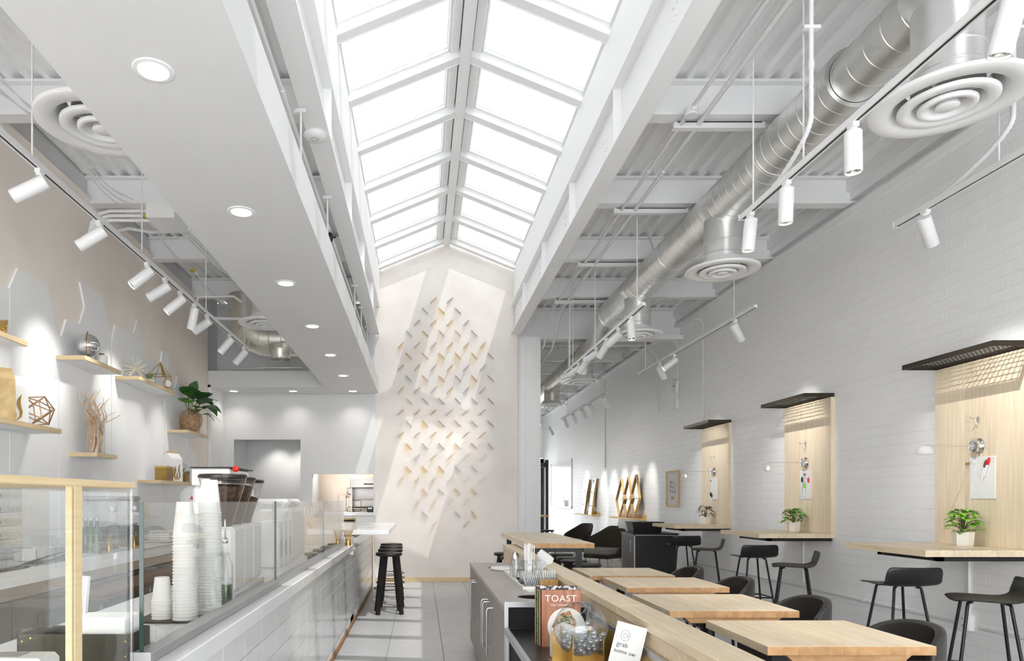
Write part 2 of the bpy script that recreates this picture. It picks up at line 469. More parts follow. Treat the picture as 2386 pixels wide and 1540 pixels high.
# ---- back wall behind the bar, with a passage and a kitchen hatch
WY0, WY1 = 11.65, 11.78
zb = 3.3
o1 = (-3.187, -2.05, 2.433); o2 = (-1.846, -.806, 1.19, 1.847)
g = G()
g.box(XL-.06, o1[0], WY0, WY1, 0, 4.75); g.box(o1[0], o1[1], WY0, WY1, o1[2], 4.75)
g.box(o1[1], o2[0], WY0, WY1, 0, 4.75); g.box(o2[0], o2[1], WY0, WY1, o2[3], 4.75)
g.box(o2[0], o2[1], WY0, WY1, 0, o2[2]); g.box(o2[1], -.775, WY0, WY1, 0, 4.75)
wall_b = structure(g.build('wall_back', 'grey_wall'))
g = G(); g.cbox(XL-.001, XL+.05, 10.94, 11.65, 0, 3.25, .003)
structure(g.build('trim_1', 'white_paint'))
# passage and kitchen behind the wall
g = G()
g.box(-3.5, -1.9, 13.3, 13.4, 0, 2.7); g.box(-3.5, -3.4, WY1, 13.4, 0, 2.7); g.box(-2.05, -1.95, WY1, 13.4, 0, 2.7)
g.box(-3.5, -1.9, WY1, 13.4, 2.60, 2.7)
structure(g.build('wall_passage', 'grey_wall'))
g = G()
g.box(-1.95, -.6, 13.2, 13.3, 0, 2.6); g.box(-.66, -.6, WY1, 13.3, 0, 2.6); g.box(-1.95, -.6, WY1, 13.3, 2.5, 2.6)
structure(g.build('wall_kitchen', 'stainless_warm'))

# ---- feature wall, gable-topped
g = G()
zc = 4.70
poly = [(-.779, YB, 0), (1.662, YB, 0), (1.662, YB, zc), (SX1, YB, zc), (SX1, YB, ZE), (SXC, YB, ZA), (SX0, YB, ZE), (SX0, YB, zc), (-.779, YB, zc)]
g.prism(poly, (0, .2, 0))
structure(g.build('wall_feature', 'plaster_feature'))
g = G(); g.cbox(-.779, 1.69, YB-.012, YB+.002, 0, .078, .003); structure(g.build('baseboard_back', 'shelf_edge'))

# ---- column at the corner of the feature wall and the rear room shell
g = G(); g.box(1.664, 1.80, 11.76, 12.3, 0, 4.2); g.box(1.80, 2.06, 11.72, 12.3, 0, 4.2)
structure(g.build('wall_column', 'white_paint'))
g = G(); g.box(1.55, 1.70, 11.9, YE, 0, 4.9); g.box(1.55, 4.7, YE, YE+.1, 2.95, 4.95); g.box(4.52, 4.7, YE, YE+.1, 0, 2.95)
structure(g.build('wall_rear', 'white_paint'))
# dark framed far window
g = G()
for x in (1.72, 2.7, 3.70, 4.08, 4.42): g.box(x, x+.10, YE-.08, YE+.02, 0, 2.9)
for z in (2.62, 2.78): g.box(1.7, 4.52, YE-.08, YE+.02, z, z+.14)
wn = structure(g.build('window_2', 'window_dark'))
for x in (1.85, 2.85, 3.80, 4.18):
    for z in (.85, 1.55, 2.05):
        g = G(); g.box(x, x+(.26 if x > 3 else .85), YE-.05, YE-.02, z, z+.035); g.build('glazing_bar', 'window_dark', wn)
    g = G(); g.box(x, x+(.26 if x > 3 else .85), YE-.03, YE-.025, 0, 2.62); g.build('pane', 'glass_clear', wn)

g = G(); g.box(-3.75, 4.75, YF-.12, YF, 3.05, 4.95); structure(g.build('wall_front_unseen', 'white_paint'))  # unseen header, added to cut the daylight from the open front
# ---- roof deck with flutes along the room, steel joists below it
def deck(g, x0, x1, y0, y1):
    p = .152; h = .042; n = int((x1-x0)/p); prof = []
    for k in range(n+1):
        x = x0+k*p
        for dx, dz in ((0, 0), (.045, 0), (.062, h), (.135, h)):
            if x+dx < x1: prof.append((x+dx, ZD+dz))
    prof.append((x1, ZD))
    vs = []; fs = []
    for (x, z) in prof: vs += [(x, y0, z), (x, y1, z)]
    for i in range(len(prof)-1): a = 2*i; fs.append((a, a+1, a+3, a+2))
    g.add(vs, fs)
g = G(); deck(g, SX1+.07, 4.70, YF, YE); deck(g, -3.75, SX0-.07, YF, YB+.3)
ceiling = structure(g.build('ceiling', 'deck_paint'))
g = G(); g.box(-3.8, SX0-.07, YF, YB+2, ZD+.06, ZD+.2); g.box(SX1+.07, 4.8, YF, YE+.1, ZD+.06, ZD+.2)
g.box(-3.8, 4.8, YF, 2.0, ZD+.2, ZD+.3); g.box(-3.8, 4.8, YB+.2, YE+.1, ZD+.06, ZD+.2); g.box(SX0-.07, SX1+.07, YF, 2.0, ZD, ZD+.2)
g.box(SX0-.07, SX1+.07, 1.9, 2.0, ZD, ZA+.1)
g.build('roof_slab', 'void_black', ceiling)
def ibeam(g, x0, x1, y, zt, zb_, w=.13, tf=.022):
    g.box(x0, x1, y-w/2, y+w/2, zb_, zb_+tf); g.box(x0, x1, y-w/2, y+w/2, zt-tf, zt); g.box(x0, x1, y-.006, y+.006, zb_+tf, zt-tf)
jy = [5.49+1.625*k for k in range(-3, 4)]
for y in jy:
    g = G(); ibeam(g, 1.62, 4.56, y, ZD, 4.465); g.build('joist', 'steel_paint', ceiling)
    g = G(); ibeam(g, -3.47, -.80, y, ZD, 4.465); g.build('joist', 'steel_paint', ceiling)
for k in range(8):
    y = 13.6+1.5*k
    g = G(); ibeam(g, 1.7, 4.56, y, ZD, 4.465); g.build('joist', 'steel_paint', ceiling)
g = G(); ibeam(g, 1.62, 4.56, 11.99, ZD, 4.20, .22, .035); g.build('girder', 'steel_paint', ceiling)
g = G(); g.box(1.62, 4.56, 11.83, 11.875, 4.19, 4.26); g.build('girder_plate', 'steel_paint', ceiling)
# wall channel carrying the deck at the brick wall
g = G(); g.box(4.43, 4.56, YF, YE, 4.60, ZD); g.box(4.47, 4.56, YF, YE, 4.52, 4.60); g.box(4.45, 4.56, YF, YE, 4.42, 4.44); g.box(4.54, 4.56, YF, YE, 4.44, 4.52)
g.build('wall_channel', 'steel_paint', ceiling)
# skylight girders with stiffeners and bolts
def girder(xa, xb, inner):
    g = G(); xm = (xa+xb)/2
    g.box(xa, xb, YF, 11.66, 4.22, 4.245); g.box(xa, xb, YF, 11.66, 4.70, 4.73); g.box(xm-.008, xm+.008, YF, 11.66, 4.245, 4.70)
    o = structure(g.build('trim_2' if inner > 0 else 'trim_3', 'steel_paint'))
    for y in [3.86+1.625*k for k in range(5)]:
        g = G(); g.box(xa+.012, xb-.012, y-.006, y+.006, 4.245, 4.70); g.build('stiffener', 'steel_paint', o)
        for dz in (.13, .21, .29):
            for dy in (-.07, -.13):
                g = G(); g.lathe([(0, 0), (.014, 0), (.014, .014), (0, .014)], 6, M=T(xm+.008*inner, y+.55+dy, 4.245+dz) @ rotto((inner, 0, 0)))
                g.lathe([(0, 0), (.014, 0), (.014, .014), (0, .014)], 6, M=T(xm-.008*inner, y+.55+dy, 4.245+dz) @ rotto((-inner, 0, 0)))
                g.build('bolt', 'steel_paint', o)
girder(1.535, 1.70, 1); girder(-.874, -.704, -1)

# ---- skylight: curbs, ridge, rafters, panes
sky = G(); sky.box(SX1, SX1+.055, 2.0, YB+.1, 4.74, ZE+.02); sky.box(SX0-.055, SX0, 2.0, YB+.1, 4.74, ZE+.02)
skyl = structure(sky.build('window_1', 'white_paint'))
sl = math.atan2(ZA-ZE, SXC-SX0); hw = math.hypot(ZA-ZE, SXC-SX0)
PER = .964
bounds = [11.65-PER*k for k in range(11)]
def MS(side):     # local: x along the slope from eave to ridge, y along the room, z up off the slope
    if side < 0: ax = Vector((math.cos(sl), 0, math.sin(sl))); o = Vector((SX0, 0, ZE)); n = Vector((-math.sin(sl), 0, math.cos(sl)))
    else: ax = Vector((-math.cos(sl), 0, math.sin(sl))); o = Vector((SX1, 0, ZE)); n = Vector((math.sin(sl), 0, math.cos(sl)))
    M = Matrix(((ax.x, 0, n.x, o.x), (0, 1, 0, 0), (ax.z, 0, n.z, o.z), (0, 0, 0, 1)))
    return M
for side in (-1, 1):
    M = MS(side)
    for k, y in enumerate(bounds):
        g = G()
        g.box(-.02, hw, y-.11, y, 0, .10, M=M)
        g.box(-.02, hw, y-.128, y+.018, .085, .125, M=M)
        g.box(0, hw, y-.006, y, -.008, 0, M=M)
        g.build('rafter', 'white_paint', skyl)
    for k in range(len(bounds)-1):
        y1, y0 = bounds[k]-.11, bounds[k+1]
        g = G(); g.box(-.01, .035, y0, y1, .06, .13, M=M); g.box(hw-.13, hw-.05, y0, y1, .055, .13, M=M); g.box(hw-.15, hw-.13, y0, y1, .085, .13, M=M)
        g.build('sash', 'white_paint', skyl)
        g = G(); g.box(.03, hw-.12, y0-.02, y1+.02, .108, .112, M=M); g.build('pane', 'pane_sky', skyl)
g = G(); g.box(SXC-.055, SXC+.055, 2.0, YB, ZA-.03, ZA+.14); g.box(SXC-.03, SXC+.03, 2.0, YB, ZA-.045, ZA-.03)
g.build('ridge_beam', 'white_paint', skyl)
# caps over the frame so no sky leaks between sash and curb
g = G()
for side in (-1, 1):
    M = MS(side); g.box(-.12, .03, 2.0, YB+.1, .10, .16, M=M); g.box(hw-.14, hw+.05, 2.0, YB+.1, .13, .16, M=M)
    g.box(-.12, hw, 11.64, 11.86, .10, .16, M=M)
g.build('flashing', 'white_paint', skyl)

# ---- dropped soffit over the bar
g = G()
g.box(-1.54, -.719, YF, 11.60, 3.21, 3.47); g.box(XL+.002, -1.54, 10.94, 11.60, 3.21, 3.47)
structure(g.build('ceiling_soffit', 'soffit_paint'))
dl = [(-1.123, 2.875-1.41), ] + [(-1.125, 2.875+1.41*k) for k in range(7)]
dl = dl[1:] + [(-2.116, 11.33), (-3.10, 11.33)]
names = ['nearest round downlight in the long white soffit', 'second round downlight along the white soffit', 'third round downlight along the white soffit',
         'fourth round downlight along the white soffit', 'fifth round downlight along the white soffit', 'sixth round downlight along the white soffit, before its end',
         'last round downlight on the long soffit, nearest the feature wall', 'middle downlight of the three over the back wall', 'leftmost downlight of the three over the back wall']
for (x, y), lb in zip(dl, names):
    t = thing('recessed_downlight', lb, 'downlight', (x, y, 3.21), 0, 'recessed downlights in the soffit')
    g = G(); g.lathe([(.062, -.001), (.064, -.006), (.082, -.004), (.085, 0)][::-1], 32); g.build('trim_ring', 'white_plastic', t)
    g = G(); g.lathe([(.062, -.003), (0, -.003)], 32); g.build('lens', 'glow_disc', t)
    l = bpy.data.lights.new('downlight_lamp', 'SPOT'); l.energy = 6; l.spot_size = 2.3; l.spot_blend = .9; l.color = (1, .95, .88); l.shadow_soft_size = .06
    lo = bpy.data.objects.new('downlight_lamp', l); COL.objects.link(lo); lo.parent = t; lo.location = (0, 0, -.03)

# ================================================================== HUNG FROM THE CEILING
ZT = 3.40                                    # lighting tracks
def track(name_lb, X, y0, y1, hangers, end_plate=True):
    t = thing('lighting_track', name_lb, 'lighting track', (X, y0, ZT), 0, 'ceiling lighting tracks')
    L = y1-y0
    g = G(); g.box(-.019, .019, 0, L, .008, .036); g.box(-.019, -.009, 0, L, 0, .008); g.box(.009, .019, 0, L, 0, .008); g.build('rail', 'head_white', t)
    g = G(); g.box(-.009, .009, .01, L-.01, .004, .009); g.build('conductor_slot', 'dark_edge', t)
    if end_plate:
        g = G(); g.box(-.024, .024, L, L+.012, -.002, .04); g.build('end_cap', 'head_white', t)
    for y in hangers:
        g = G(); g.tube([(0, y-y0, .036), (0, y-y0, 4.465-ZT+.28)], .0055, 8); g.build('hanger_rod', 'head_white', t)
    return t
LTX, RTX, WTX = -2.31, 2.30, 3.49
track('long white track on the left above the wall shelves', LTX, .6, 9.14, (2.4, 4.06, 5.66, 7.35, 8.95))
track('near white track under the big duct on the right', RTX, .6, 4.88, (2.2, 4.10, 4.72))
track('far white track under the duct, full of crossed heads', RTX, 7.03, 10.85, (7.25, 9.0, 10.3))
track('near white track close to the brick wall, top right', WTX, .6, 5.01, (2.2, 4.12))
track('middle white track along the brick wall above the wood panels', WTX, 7.11, 10.88, (7.6, 10.6))
track('far white track along the brick wall above the mirrors', WTX, 12.85, 16.9, (13.2, 16.2))

HEADN = [0]
def head(label, X, Y, d, power=60, L=.175, r=.043, size=.62, group='white cylinder track heads', blend=.55, soft=.02):
    d = Vector(d).normalized()
    t = thing('track_spotlight', label, 'spotlight', (X, Y, ZT), 0, group)
    g = G(); g.cbox(-.017, .017, -.03, .03, -.026, .004, .003); g.lathe([(0, -.038), (.022, -.038), (.022, -.026)], 14); g.build('adapter', 'head_white', t)
    j = Vector((0, 0, -.085))
    g = G(); g.tube([(0, 0, -.036), j + d*.02], .0075, 8); g.build('stem', 'head_white', t)
    M = Matrix.Translation(j) @ rotto(d)
    g = G(); g.lathe([(0, -.045), (r-.006, -.045), (r, -.039), (r, L-.003), (r-.002, L), (r-.006, L), (r-.006, L-.05)], 24, M=M)
    g.build('barrel', 'head_white', t)
    g = G(); g.lathe([(r-.006, L-.052), (r-.014, L-.05)], 24, M=M); g.lathe([(r-.012, L-.045), (r-.007, L-.012)][::-1], 24, M=M); g.build('reflector', 'chrome', t)
    g = G(); g.lathe([(r-.012, L-.048), (0, L-.048)], 24, M=M); g.build('lens', 'glow_lens', t)
    l = bpy.data.lights.new('spot_lamp', 'SPOT'); l.energy = power*.62; l.spot_size = size; l.spot_blend = blend
    l.color = (1, .975, .94); l.shadow_soft_size = soft
    lo = bpy.data.objects.new('spot_lamp', l); COL.objects.link(lo); lo.parent = t
    lo.location = j + d*(L+.004); lo.rotation_euler = d.to_track_quat('-Z', 'Y').to_euler()
    return t
PL = 38
for y, d, lb in [
    (4.14, (-.78, -.12, -.46), 'nearest track spotlight on the left, largest of its row, tilted to the wall'),
    (4.91, (-.74, -.10, -.52), 'second track spotlight on the left track, tilted to the wall'),
    (5.77, (-.55, -.30, -.62), 'third track spotlight on the left track, its lens ring showing'),
    (6.17, (-.74, -.05, -.48), 'fourth track spotlight on the left track, seen above the mirrored globe'),
    (6.56, (-.62, -.20, -.62), 'fifth track spotlight on the left track, tilted down to the wall'),
    (6.97, (-.22, .10, -.9), 'sixth track spotlight on the left track, hanging nearly straight down'),
    (7.38, (-.72, .05, -.48), 'seventh track spotlight on the left track, crossing the one before it'),
    (8.25, (-.55, -.1, -.7), 'second last track spotlight on the left track, near the round duct'),
    (8.92, (-.55, -.05, -.66), 'last track spotlight at the far end of the left track')]:
    head(lb, LTX, y, d, PL, size=.85, blend=1.0)
for y, d, lb in [
    (2.65, (-.12, .22, -.95), 'big white track spotlight at the top right corner with its lamp lit'),
    (3.63, (.01, .0, -1), 'track spotlight hanging straight down beside the big round diffuser'),
    (4.29, (-.02, .05, -1), 'track spotlight hanging straight down just past the middle of the near track'),
    (4.76, (-.06, .1, -1), 'last track spotlight of the near right track, before the second diffuser')]:
    head(lb, RTX, y, d, 40)
for y, d, lb in [
    (7.46, (-.03, -.25, -.95), 'first spotlight on the far duct track, its round lens lit'),
    (7.95, (-.55, .60, -.52), 'second spotlight on the far duct track, tilted left'),
    (8.46, (-.35, .55, -.7), 'third spotlight on the far duct track, leaning left'),
    (8.96, (-.66, .62, -.36), 'fourth spotlight on the far duct track, nearly level'),
    (9.50, (-.40, .50, -.7), 'fifth spotlight on the far duct track, steeply tilted'),
    (9.95, (-.66, .55, -.45), 'sixth spotlight on the far duct track, tilted to the feature wall'),
    (10.36, (-.80, .50, -.28), 'last spotlight on the far duct track, lying almost level')]:
    head(lb, RTX, y, d, 56 if d[1] > .3 else 22, size=.75, blend=.9)
head('lone spotlight at the end of the near wall track by the painted brick', WTX, 4.72, (.62, .42, -.8), 85, size=1.0, blend=1.0, soft=.006)
for y, d, lb, p in [
    (7.58, (.58, .34, -.74), 'first spotlight on the middle wall track, tilted to the brick wall', 80),
    (9.40, (-.5, .1, -.4), 'second spotlight on the middle wall track, turned away from the wall', 20),
    (9.96, (.52, .35, -.76), 'third spotlight on the middle wall track, tilted to the brick wall', 80)]:
    head(lb, WTX, y, d, p, size=1.0 if p > 50 else .6, blend=1.0, soft=.006)
for k, (y, lb) in enumerate([
    (12.98, 'nearest spotlight on the far wall track, above the framed print'),
    (14.05, 'second spotlight on the far wall track, above the lattice mirrors'),
    (14.75, 'third spotlight on the far wall track, over the mirror ledges'),
    (15.6, 'fourth spotlight on the far wall track, hanging at its end'),
    (16.5, 'last spotlight on the far wall track, beside the far ledge')]):
    head(lb, WTX, y, (.45, .25, -.85), 120, size=.6, blend=.8)
for y, lb in [(18.4, 'small spotlight washing the far whiteboard'), (20.6, 'small spotlight high on the far brick wall'), (22.4, 'farthest small spotlight near the dark window frame')]:
    head(lb, WTX, y, (.5, .15, -.85), 80, size=.6, blend=.8)

# ---- big spiral duct and its round diffusers
DX, DZ = 2.94, 4.265
def duct_run(name, y0, y1, r, pitch, m, parent, rib=.003, DZ=DZ):
    prof = [(r, y0)]; y = y0+pitch*.5
    while y < y1-.02:
        prof += [(r, y-.006), (r+rib, y-.003), (r+rib, y+.003), (r, y+.006)]; y += pitch
    prof.append((r, y1))
    g = G(); g.lathe(prof, 48, M=T(DX, 0, DZ) @ rotto((0, 1, 0)), brk=15)
    return g.build(name, m, parent, True)
duct = thing('spiral_duct', 'large galvanised spiral air duct running the length of the right side', 'duct', (DX, 0, DZ))
duct_run('duct_section', YF+.1, 4.72, .172, .165, 'galv', duct)
duct_run('duct_section', 4.66, 9.05, .200, .13, 'galv', duct)
duct_run('duct_section', 9.0, 10.55, .200, .10, 'galv', duct)
DZF = 3.975
g = G(); g.tube([(DX, 10.5, DZ), (DX, 10.65, DZ), (DX, 10.80, DZ-.04), (DX, 11.0, DZ-.145), (DX, 11.2, DZF+.04), (DX, 11.35, DZF), (DX, 11.5, DZF)], [.2, .2, .198, .194, .19, .187, .185], 40); g.build('offset_elbow', 'galv', duct, True)
duct_run('duct_section', 11.45, 24.8, .185, .12, 'galv_far', duct, DZ=DZF)
for y, r, w in ((4.62, .207, .09), (9.02, .206, .05), (10.5, .206, .05), (3.30, .176, .02), (5.6, .204, .02), (7.9, .204, .02)):
    g = G(); g.lathe([(r-.03, y), (r, y), (r, y+w), (r-.03, y+w)], 40, M=T(DX, 0, DZ) @ rotto((0, 1, 0))); g.build('collar', 'galv', duct, True)
for y in (3.28, 5.62, 8.5):
    g = G(); g.tube([(DX-.01, y, DZ+.18), (DX-.16, y-.12, ZD-.02)], .0025, 5); g.tube([(DX-.01, y, DZ+.18), (DX-.10, y+.05, ZD-.02)], .0025, 5); g.build('hanger_wire', 'alu', duct, True)
def diffuser(label, x, y, zf, ztop, r=.375, nr=.170, cat='air diffuser', m='galv'):
    k = r/.375
    t = thing('round_diffuser', label, cat, (x, y, zf), 0, 'round ceiling air diffusers')
    g = G(); h = ztop-zf
    g.lathe([(nr, .05), (nr, .16), (nr+.004, .165), (nr+.004, .175), (nr, .18), (nr, .27), (nr+.004, .275), (nr+.004, .285), (nr, .29), (nr, h-.06), (nr+.035, h-.02), (nr+.06, h+.03)], 36, brk=20)
    g.lathe([(nr-.004, .30), (nr-.004, .05)], 36); g.build('neck', m, t)
    g = G(); g.lathe([(nr-.006, .30), (0, .30)], 24); g.build('dark_throat', 'void_black', t)
    def ring(r0, r1, z0, z1, nm):     # flared ring: rolled outer lip, curved inner face
        g = G()
        p = [(r1*k, z1), (r1*k, z1-.008), (r1*k-.010, z1-.014), (r0*k+(r1-r0)*k*.45, z1-.012), (r0*k+(r1-r0)*k*.2, (z0+z1)/2-.004), (r0*k, z0)]
        g.lathe(p[::-1], 44, brk=80); q = [(a, b+.006) for a, b in p]; g.lathe(q, 44, brk=80); g.build(nm, 'white_plastic', t)
    ring(.195, .375, .115, .018, 'outer_cone'); ring(.125, .235, .10, .004, 'middle_cone'); ring(.075, .140, .07, -.006, 'inner_cone')
    g = G(); g.lathe([(0, -.018), (.05*k, -.018), (.058*k, -.012), (.045*k, .03), (0, .04)][::1], 30, brk=60); g.build('centre_disc', 'white_plastic', t)
    g = G()
    for a in (0, PI/2, PI, 3*PI/2): g.box(.02, .20*k, -.003, .003, .03, .06, M=Matrix.Rotation(a+.6, 4, 'Z'))
    g.build('spider', 'white_plastic', t)
    return t
diffuser('biggest round air diffuser, hanging from the duct at top right', DX, 3.81, 3.605, DZ-.06)
diffuser('second round air diffuser under the duct, beside the near track end', DX, 6.65, 3.617, DZ-.08, .34)
diffuser('third round air diffuser under the duct, behind the crossed spotlights', DX, 9.26, 3.62, DZ-.08, .33)
diffuser('fourth round air diffuser under the duct, mostly behind spotlights', DX, 12.35, 3.52, DZF-.05, .33, m='galv_far')
diffuser('farthest round air diffuser, at the edge of the white column', DX, 15.3, 3.50, DZF-.05, .36, m='galv_far')
diffuser('round air diffuser at upper left, half hidden by the soffit', -1.90, 4.08, 3.62, 4.4, .37)
diffuser('small far diffuser on the left, tucked behind the soffit edge', -1.97, 8.65, 3.62, 4.4, .33)

# left duct with elbow
t = thing('round_duct', 'short galvanised duct with elbow at the far left above the bar', 'duct', (-2.3, 10.3, 3.75))
g = G()
pts = [(-1.2, 10.1, 3.78), (-2.25, 10.1, 3.78)] + [(-2.25-.33*math.sin(k*PI/12), 10.1, 3.78+.33*(1-math.cos(k*PI/12))) for k in range(1, 7)] + [(-2.58, 10.1, 4.42)]
g.tube(pts, .25, 32, smooth=True); g.build('elbow', 'galv_far', t, True)
for k in (1, 2, 3, 4, 5):
    a_ = k*PI/12; g = G(); g.lathe([(.25, -.006), (.257, -.003), (.257, .003), (.25, .006)], 32, M=T(-2.25-.33*math.sin(a_), 10.1, 3.78+.33*(1-math.cos(a_))) @ rotto((-math.cos(a_), 0, math.sin(a_))), brk=70); g.build('gore_seam', 'galv_far', t, True)
for x in (-2.2, -2.02, -1.84, -1.66, -1.5):
    g = G(); g.lathe([(.25, -.008), (.258, -.003), (.258, .003), (.25, .008)], 32, M=T(x, 10.09, 3.78) @ rotto((1, 0, 0)), brk=70); g.build('seam_band', 'galv_far', t, True)
g = G(); g.lathe([(.14, 3.46), (.14, 3.52), (.145, 3.53), (.15, 3.60), (.2, 3.66)], 28, M=T(-2.05, 10.0, 0)); g.build('drop_collar', 'galv_far', t, True)
g = G(); g.tube([(-3.0, 10.9, 3.50), (-2.5, 10.9, 3.515), (-1.9, 10.9, 3.515)], .012, 8); g.build('cable_conduit', 'galv_far', t, True)

# ---- strip fixtures under the joists
for k, (y, x0, x1, lb) in enumerate([
    (5.53, 2.04, 2.78, 'nearest thin white strip light under the ceiling joist'),
    (7.16, 2.02, 2.80, 'second thin white strip light under the joists'),
    (8.78, 2.02, 2.82, 'third thin white strip light under the joists'),
    (10.41, 2.04, 2.86, 'farthest thin white strip light under the joists')]):
    t = thing('strip_light', lb, 'strip light', (x0, y, 4.40), 0, 'strip lights under the joists')
    g = G(); g.cbox(0, x1-x0, -.03, .03, 0, .05, .003); g.build('housing', 'head_white', t)
    g = G(); g.box(.03, x1-x0-.03, -.033, -.03, .042, .05); g.build('slot', 'dark_edge', t)
    for dx in (.06, x1-x0-.06):
        g = G(); g.box(dx-.01, dx+.01, -.012, .012, .05, .066); g.build('bracket', 'head_white', t)

# ---- conduits on the right
def conduit(label, pts, r=.014, fittings=(), m='head_white', name='conduit', group='painted conduits'):
    t = thing(name, label, 'conduit', pts[0], 0, group)
    g = G(); g.tube(pts, r, 10); g.build('pipe', m, t, True)
    for p in fittings:
        g = G(); g.lathe([(r, -.03), (r+.006, -.028), (r+.006, .028), (r, .03)], 10, M=T(*p) @ rotto((0, 1, 0)), brk=70); g.build('coupling', m, t, True)
    return t
conduit('left one of two parallel conduits crossing under the joists', [(2.10, 3.0, 4.43), (2.10, 10.6, 4.43), (2.10, 10.9, 4.40), (2.10, 11.1, 4.30), (2.10, 11.6, 4.02), (2.10, 13, 3.95), (2.10, 18, 3.95)], .016, [(2.10, 6.3, 4.43), (2.10, 8.6, 4.43)])
conduit('right one of two parallel conduits crossing under the joists', [(2.24, 3.0, 4.43), (2.24, 10.6, 4.43), (2.24, 10.9, 4.40), (2.24, 11.1, 4.28), (2.24, 11.6, 3.98), (2.24, 13, 3.9), (2.24, 18, 3.9)], .020, [(2.24, 6.3, 4.43), (2.24, 8.6, 4.43)])
t = thing('junction_box', 'small octagonal junction box on the ceiling conduit', 'junction box', (2.10, 5.3, 4.40))
g = G(); g.lathe([(0, -.02), (.05, -.02), (.055, -.014), (.055, .03), (0, .03)], 8); g.build('cover', 'head_white', t)
g = G(); g.cbox(-.02, .02, -.07, -.045, -.005, .02, .003); g.build('connector', 'head_white', t)
def flex_drop(label, X, Y, ztop, zmid, y_end):
    t = thing('conduit_drop', label, 'conduit', (X, Y, ztop), 0, 'vertical conduit drops')
    g = G(); g.tube([(X, Y, ztop), (X, Y, zmid)], .014, 10); g.build('pipe', 'head_white', t, True)
    g = G(); g.box(X-.05, X+.05, Y-.015, Y+.015, zmid+.22, zmid+.24); g.lathe([(.012, 0), (.018, .002), (.018, .04), (.012, .042)], 10, M=T(X, Y, zmid-.01)); g.build('clamp', 'head_white', t, True)
    n = 60; pts = []; rs = []
    for k in range(n+1):
        u = k/n; z = zmid+(ZT+.04-zmid)*min(1, u*1.02) if u < .98 else ZT+.04
        y = Y + (y_end-Y)*max(0, (u-.55)/.45)**2
        pts.append((X, y, max(ZT+.045, z))); rs.append(.016 if k % 2 else .0125)
    g = G(); g.tube(pts, rs, 10); g.build('flex_hose', 'head_white', t, True)
flex_drop('ribbed conduit drop feeding the near duct track', RTX, 4.02, 4.72, 3.95, 4.45)
flex_drop('ribbed conduit drop feeding the near wall track', WTX, 4.02, 4.72, 3.95, 4.6)
conduit('thin vertical conduit looping down from the roof to the far duct track', [(2.30, 10.5, 4.42), (2.30, 10.53, 4.2), (2.30, 10.55, 3.44)], .012)
conduit('tall vertical conduit running down the brick wall past the middle track', [(XR-.22, 10.9, 4.30), (XR-.08, 10.95, 4.30), (XR-.03, 10.97, 4.26), (XR-.02, 10.98, 4.2), (XR-.02, 10.98, 1.1)], .012)
conduit('bent conduit coming down the brick wall to the square siren plate', [(XR-.5, 11.9, 4.25), (XR-.18, 12.0, 4.25), (XR-.05, 12.05, 4.18), (XR-.02, 12.05, 4.05), (XR-.02, 12.05, 3.16)], .012)
conduit('second bent conduit beside the siren plate', [(XR-.6, 12.9, 4.25), (XR-.2, 13.0, 4.25), (XR-.05, 13.05, 4.15), (XR-.02, 13.05, 4.0), (XR-.02, 13.05, 3.1)], .012)
conduit('thin vertical conduit on the far brick wall', [(XR-.02, 16.8, 4.3), (XR-.02, 16.8, 2.2)], .012)
t = thing('siren_plate', 'tilted white square siren plate high on the brick wall', 'siren', (XR-.02, 12.1, 3.42))
g = G(); g.cbox(-.05, 0, -.11, .11, -.12, .12, .008, M=Matrix.Rotation(.3, 4, 'X')); g.build('plate', 'white_plastic', t)
g = G(); g.lathe([(.010, .05), (.020, .05), (.020, .054), (.010, .054)], 12, M=rotto((-1, 0, 0))); g.build('mark', 'text_dark', t)
t = thing('junction_box', 'small white junction box at the foot of the bent wall conduit', 'junction box', (XR-.03, 12.05, 3.12))
g = G(); g.cbox(-.04, .02, -.05, .05, -.12, .06, .004); g.build('box', 'white_plastic', t)

# ---- left ceiling: cables, conduits, boxes
t = thing('junction_box', 'white pull box on bundled conduits at upper left', 'junction box', (-2.55, 7.05, 4.05))
p = at(388, 505, 6.6)
t.location = p
g = G(); g.cbox(-.15, .12, -.13, .25, -.06, .09, .004); g.build('box', 'white_plastic', t)
g = G()
for k in range(3):
    z = .055-.045*k
    g.tube([(-.15, 0, z), (-.55, 0, z), (-.66, .02, z-.02), (-.74, .04, z-.09), (-.78, .05, z-.22)], .016, 10)
g.build('bent_conduit', 'white_plastic', t)
g = G()
for k in range(4): g.tube([(.02+.035*k, .25, -.02), (.05+.035*k, .9, -.02), (.30+.035*k, 2.8, -.05)], .012, 8)
g.build('run_conduit', 'white_plastic', t)
conduit('wavy white conduit with a small box below the pull box at upper left', [tuple(at(268, 540, 7.1)), tuple(at(300, 532, 7.1)), tuple(at(350, 541, 7.1)), tuple(at(392, 541, 7.1))], .016)
conduit('horizontal white conduit at far left over the shelves', [tuple(at(455, 715, 8.6)), tuple(at(462, 692, 8.6)), tuple(at(545, 690, 8.6)), tuple(at(565, 705, 8.6))], .014)
conduit('straight white pipe in front of the left far duct', [tuple(at(480, 741, 9.0)), tuple(at(650, 744, 9.0))], .02)
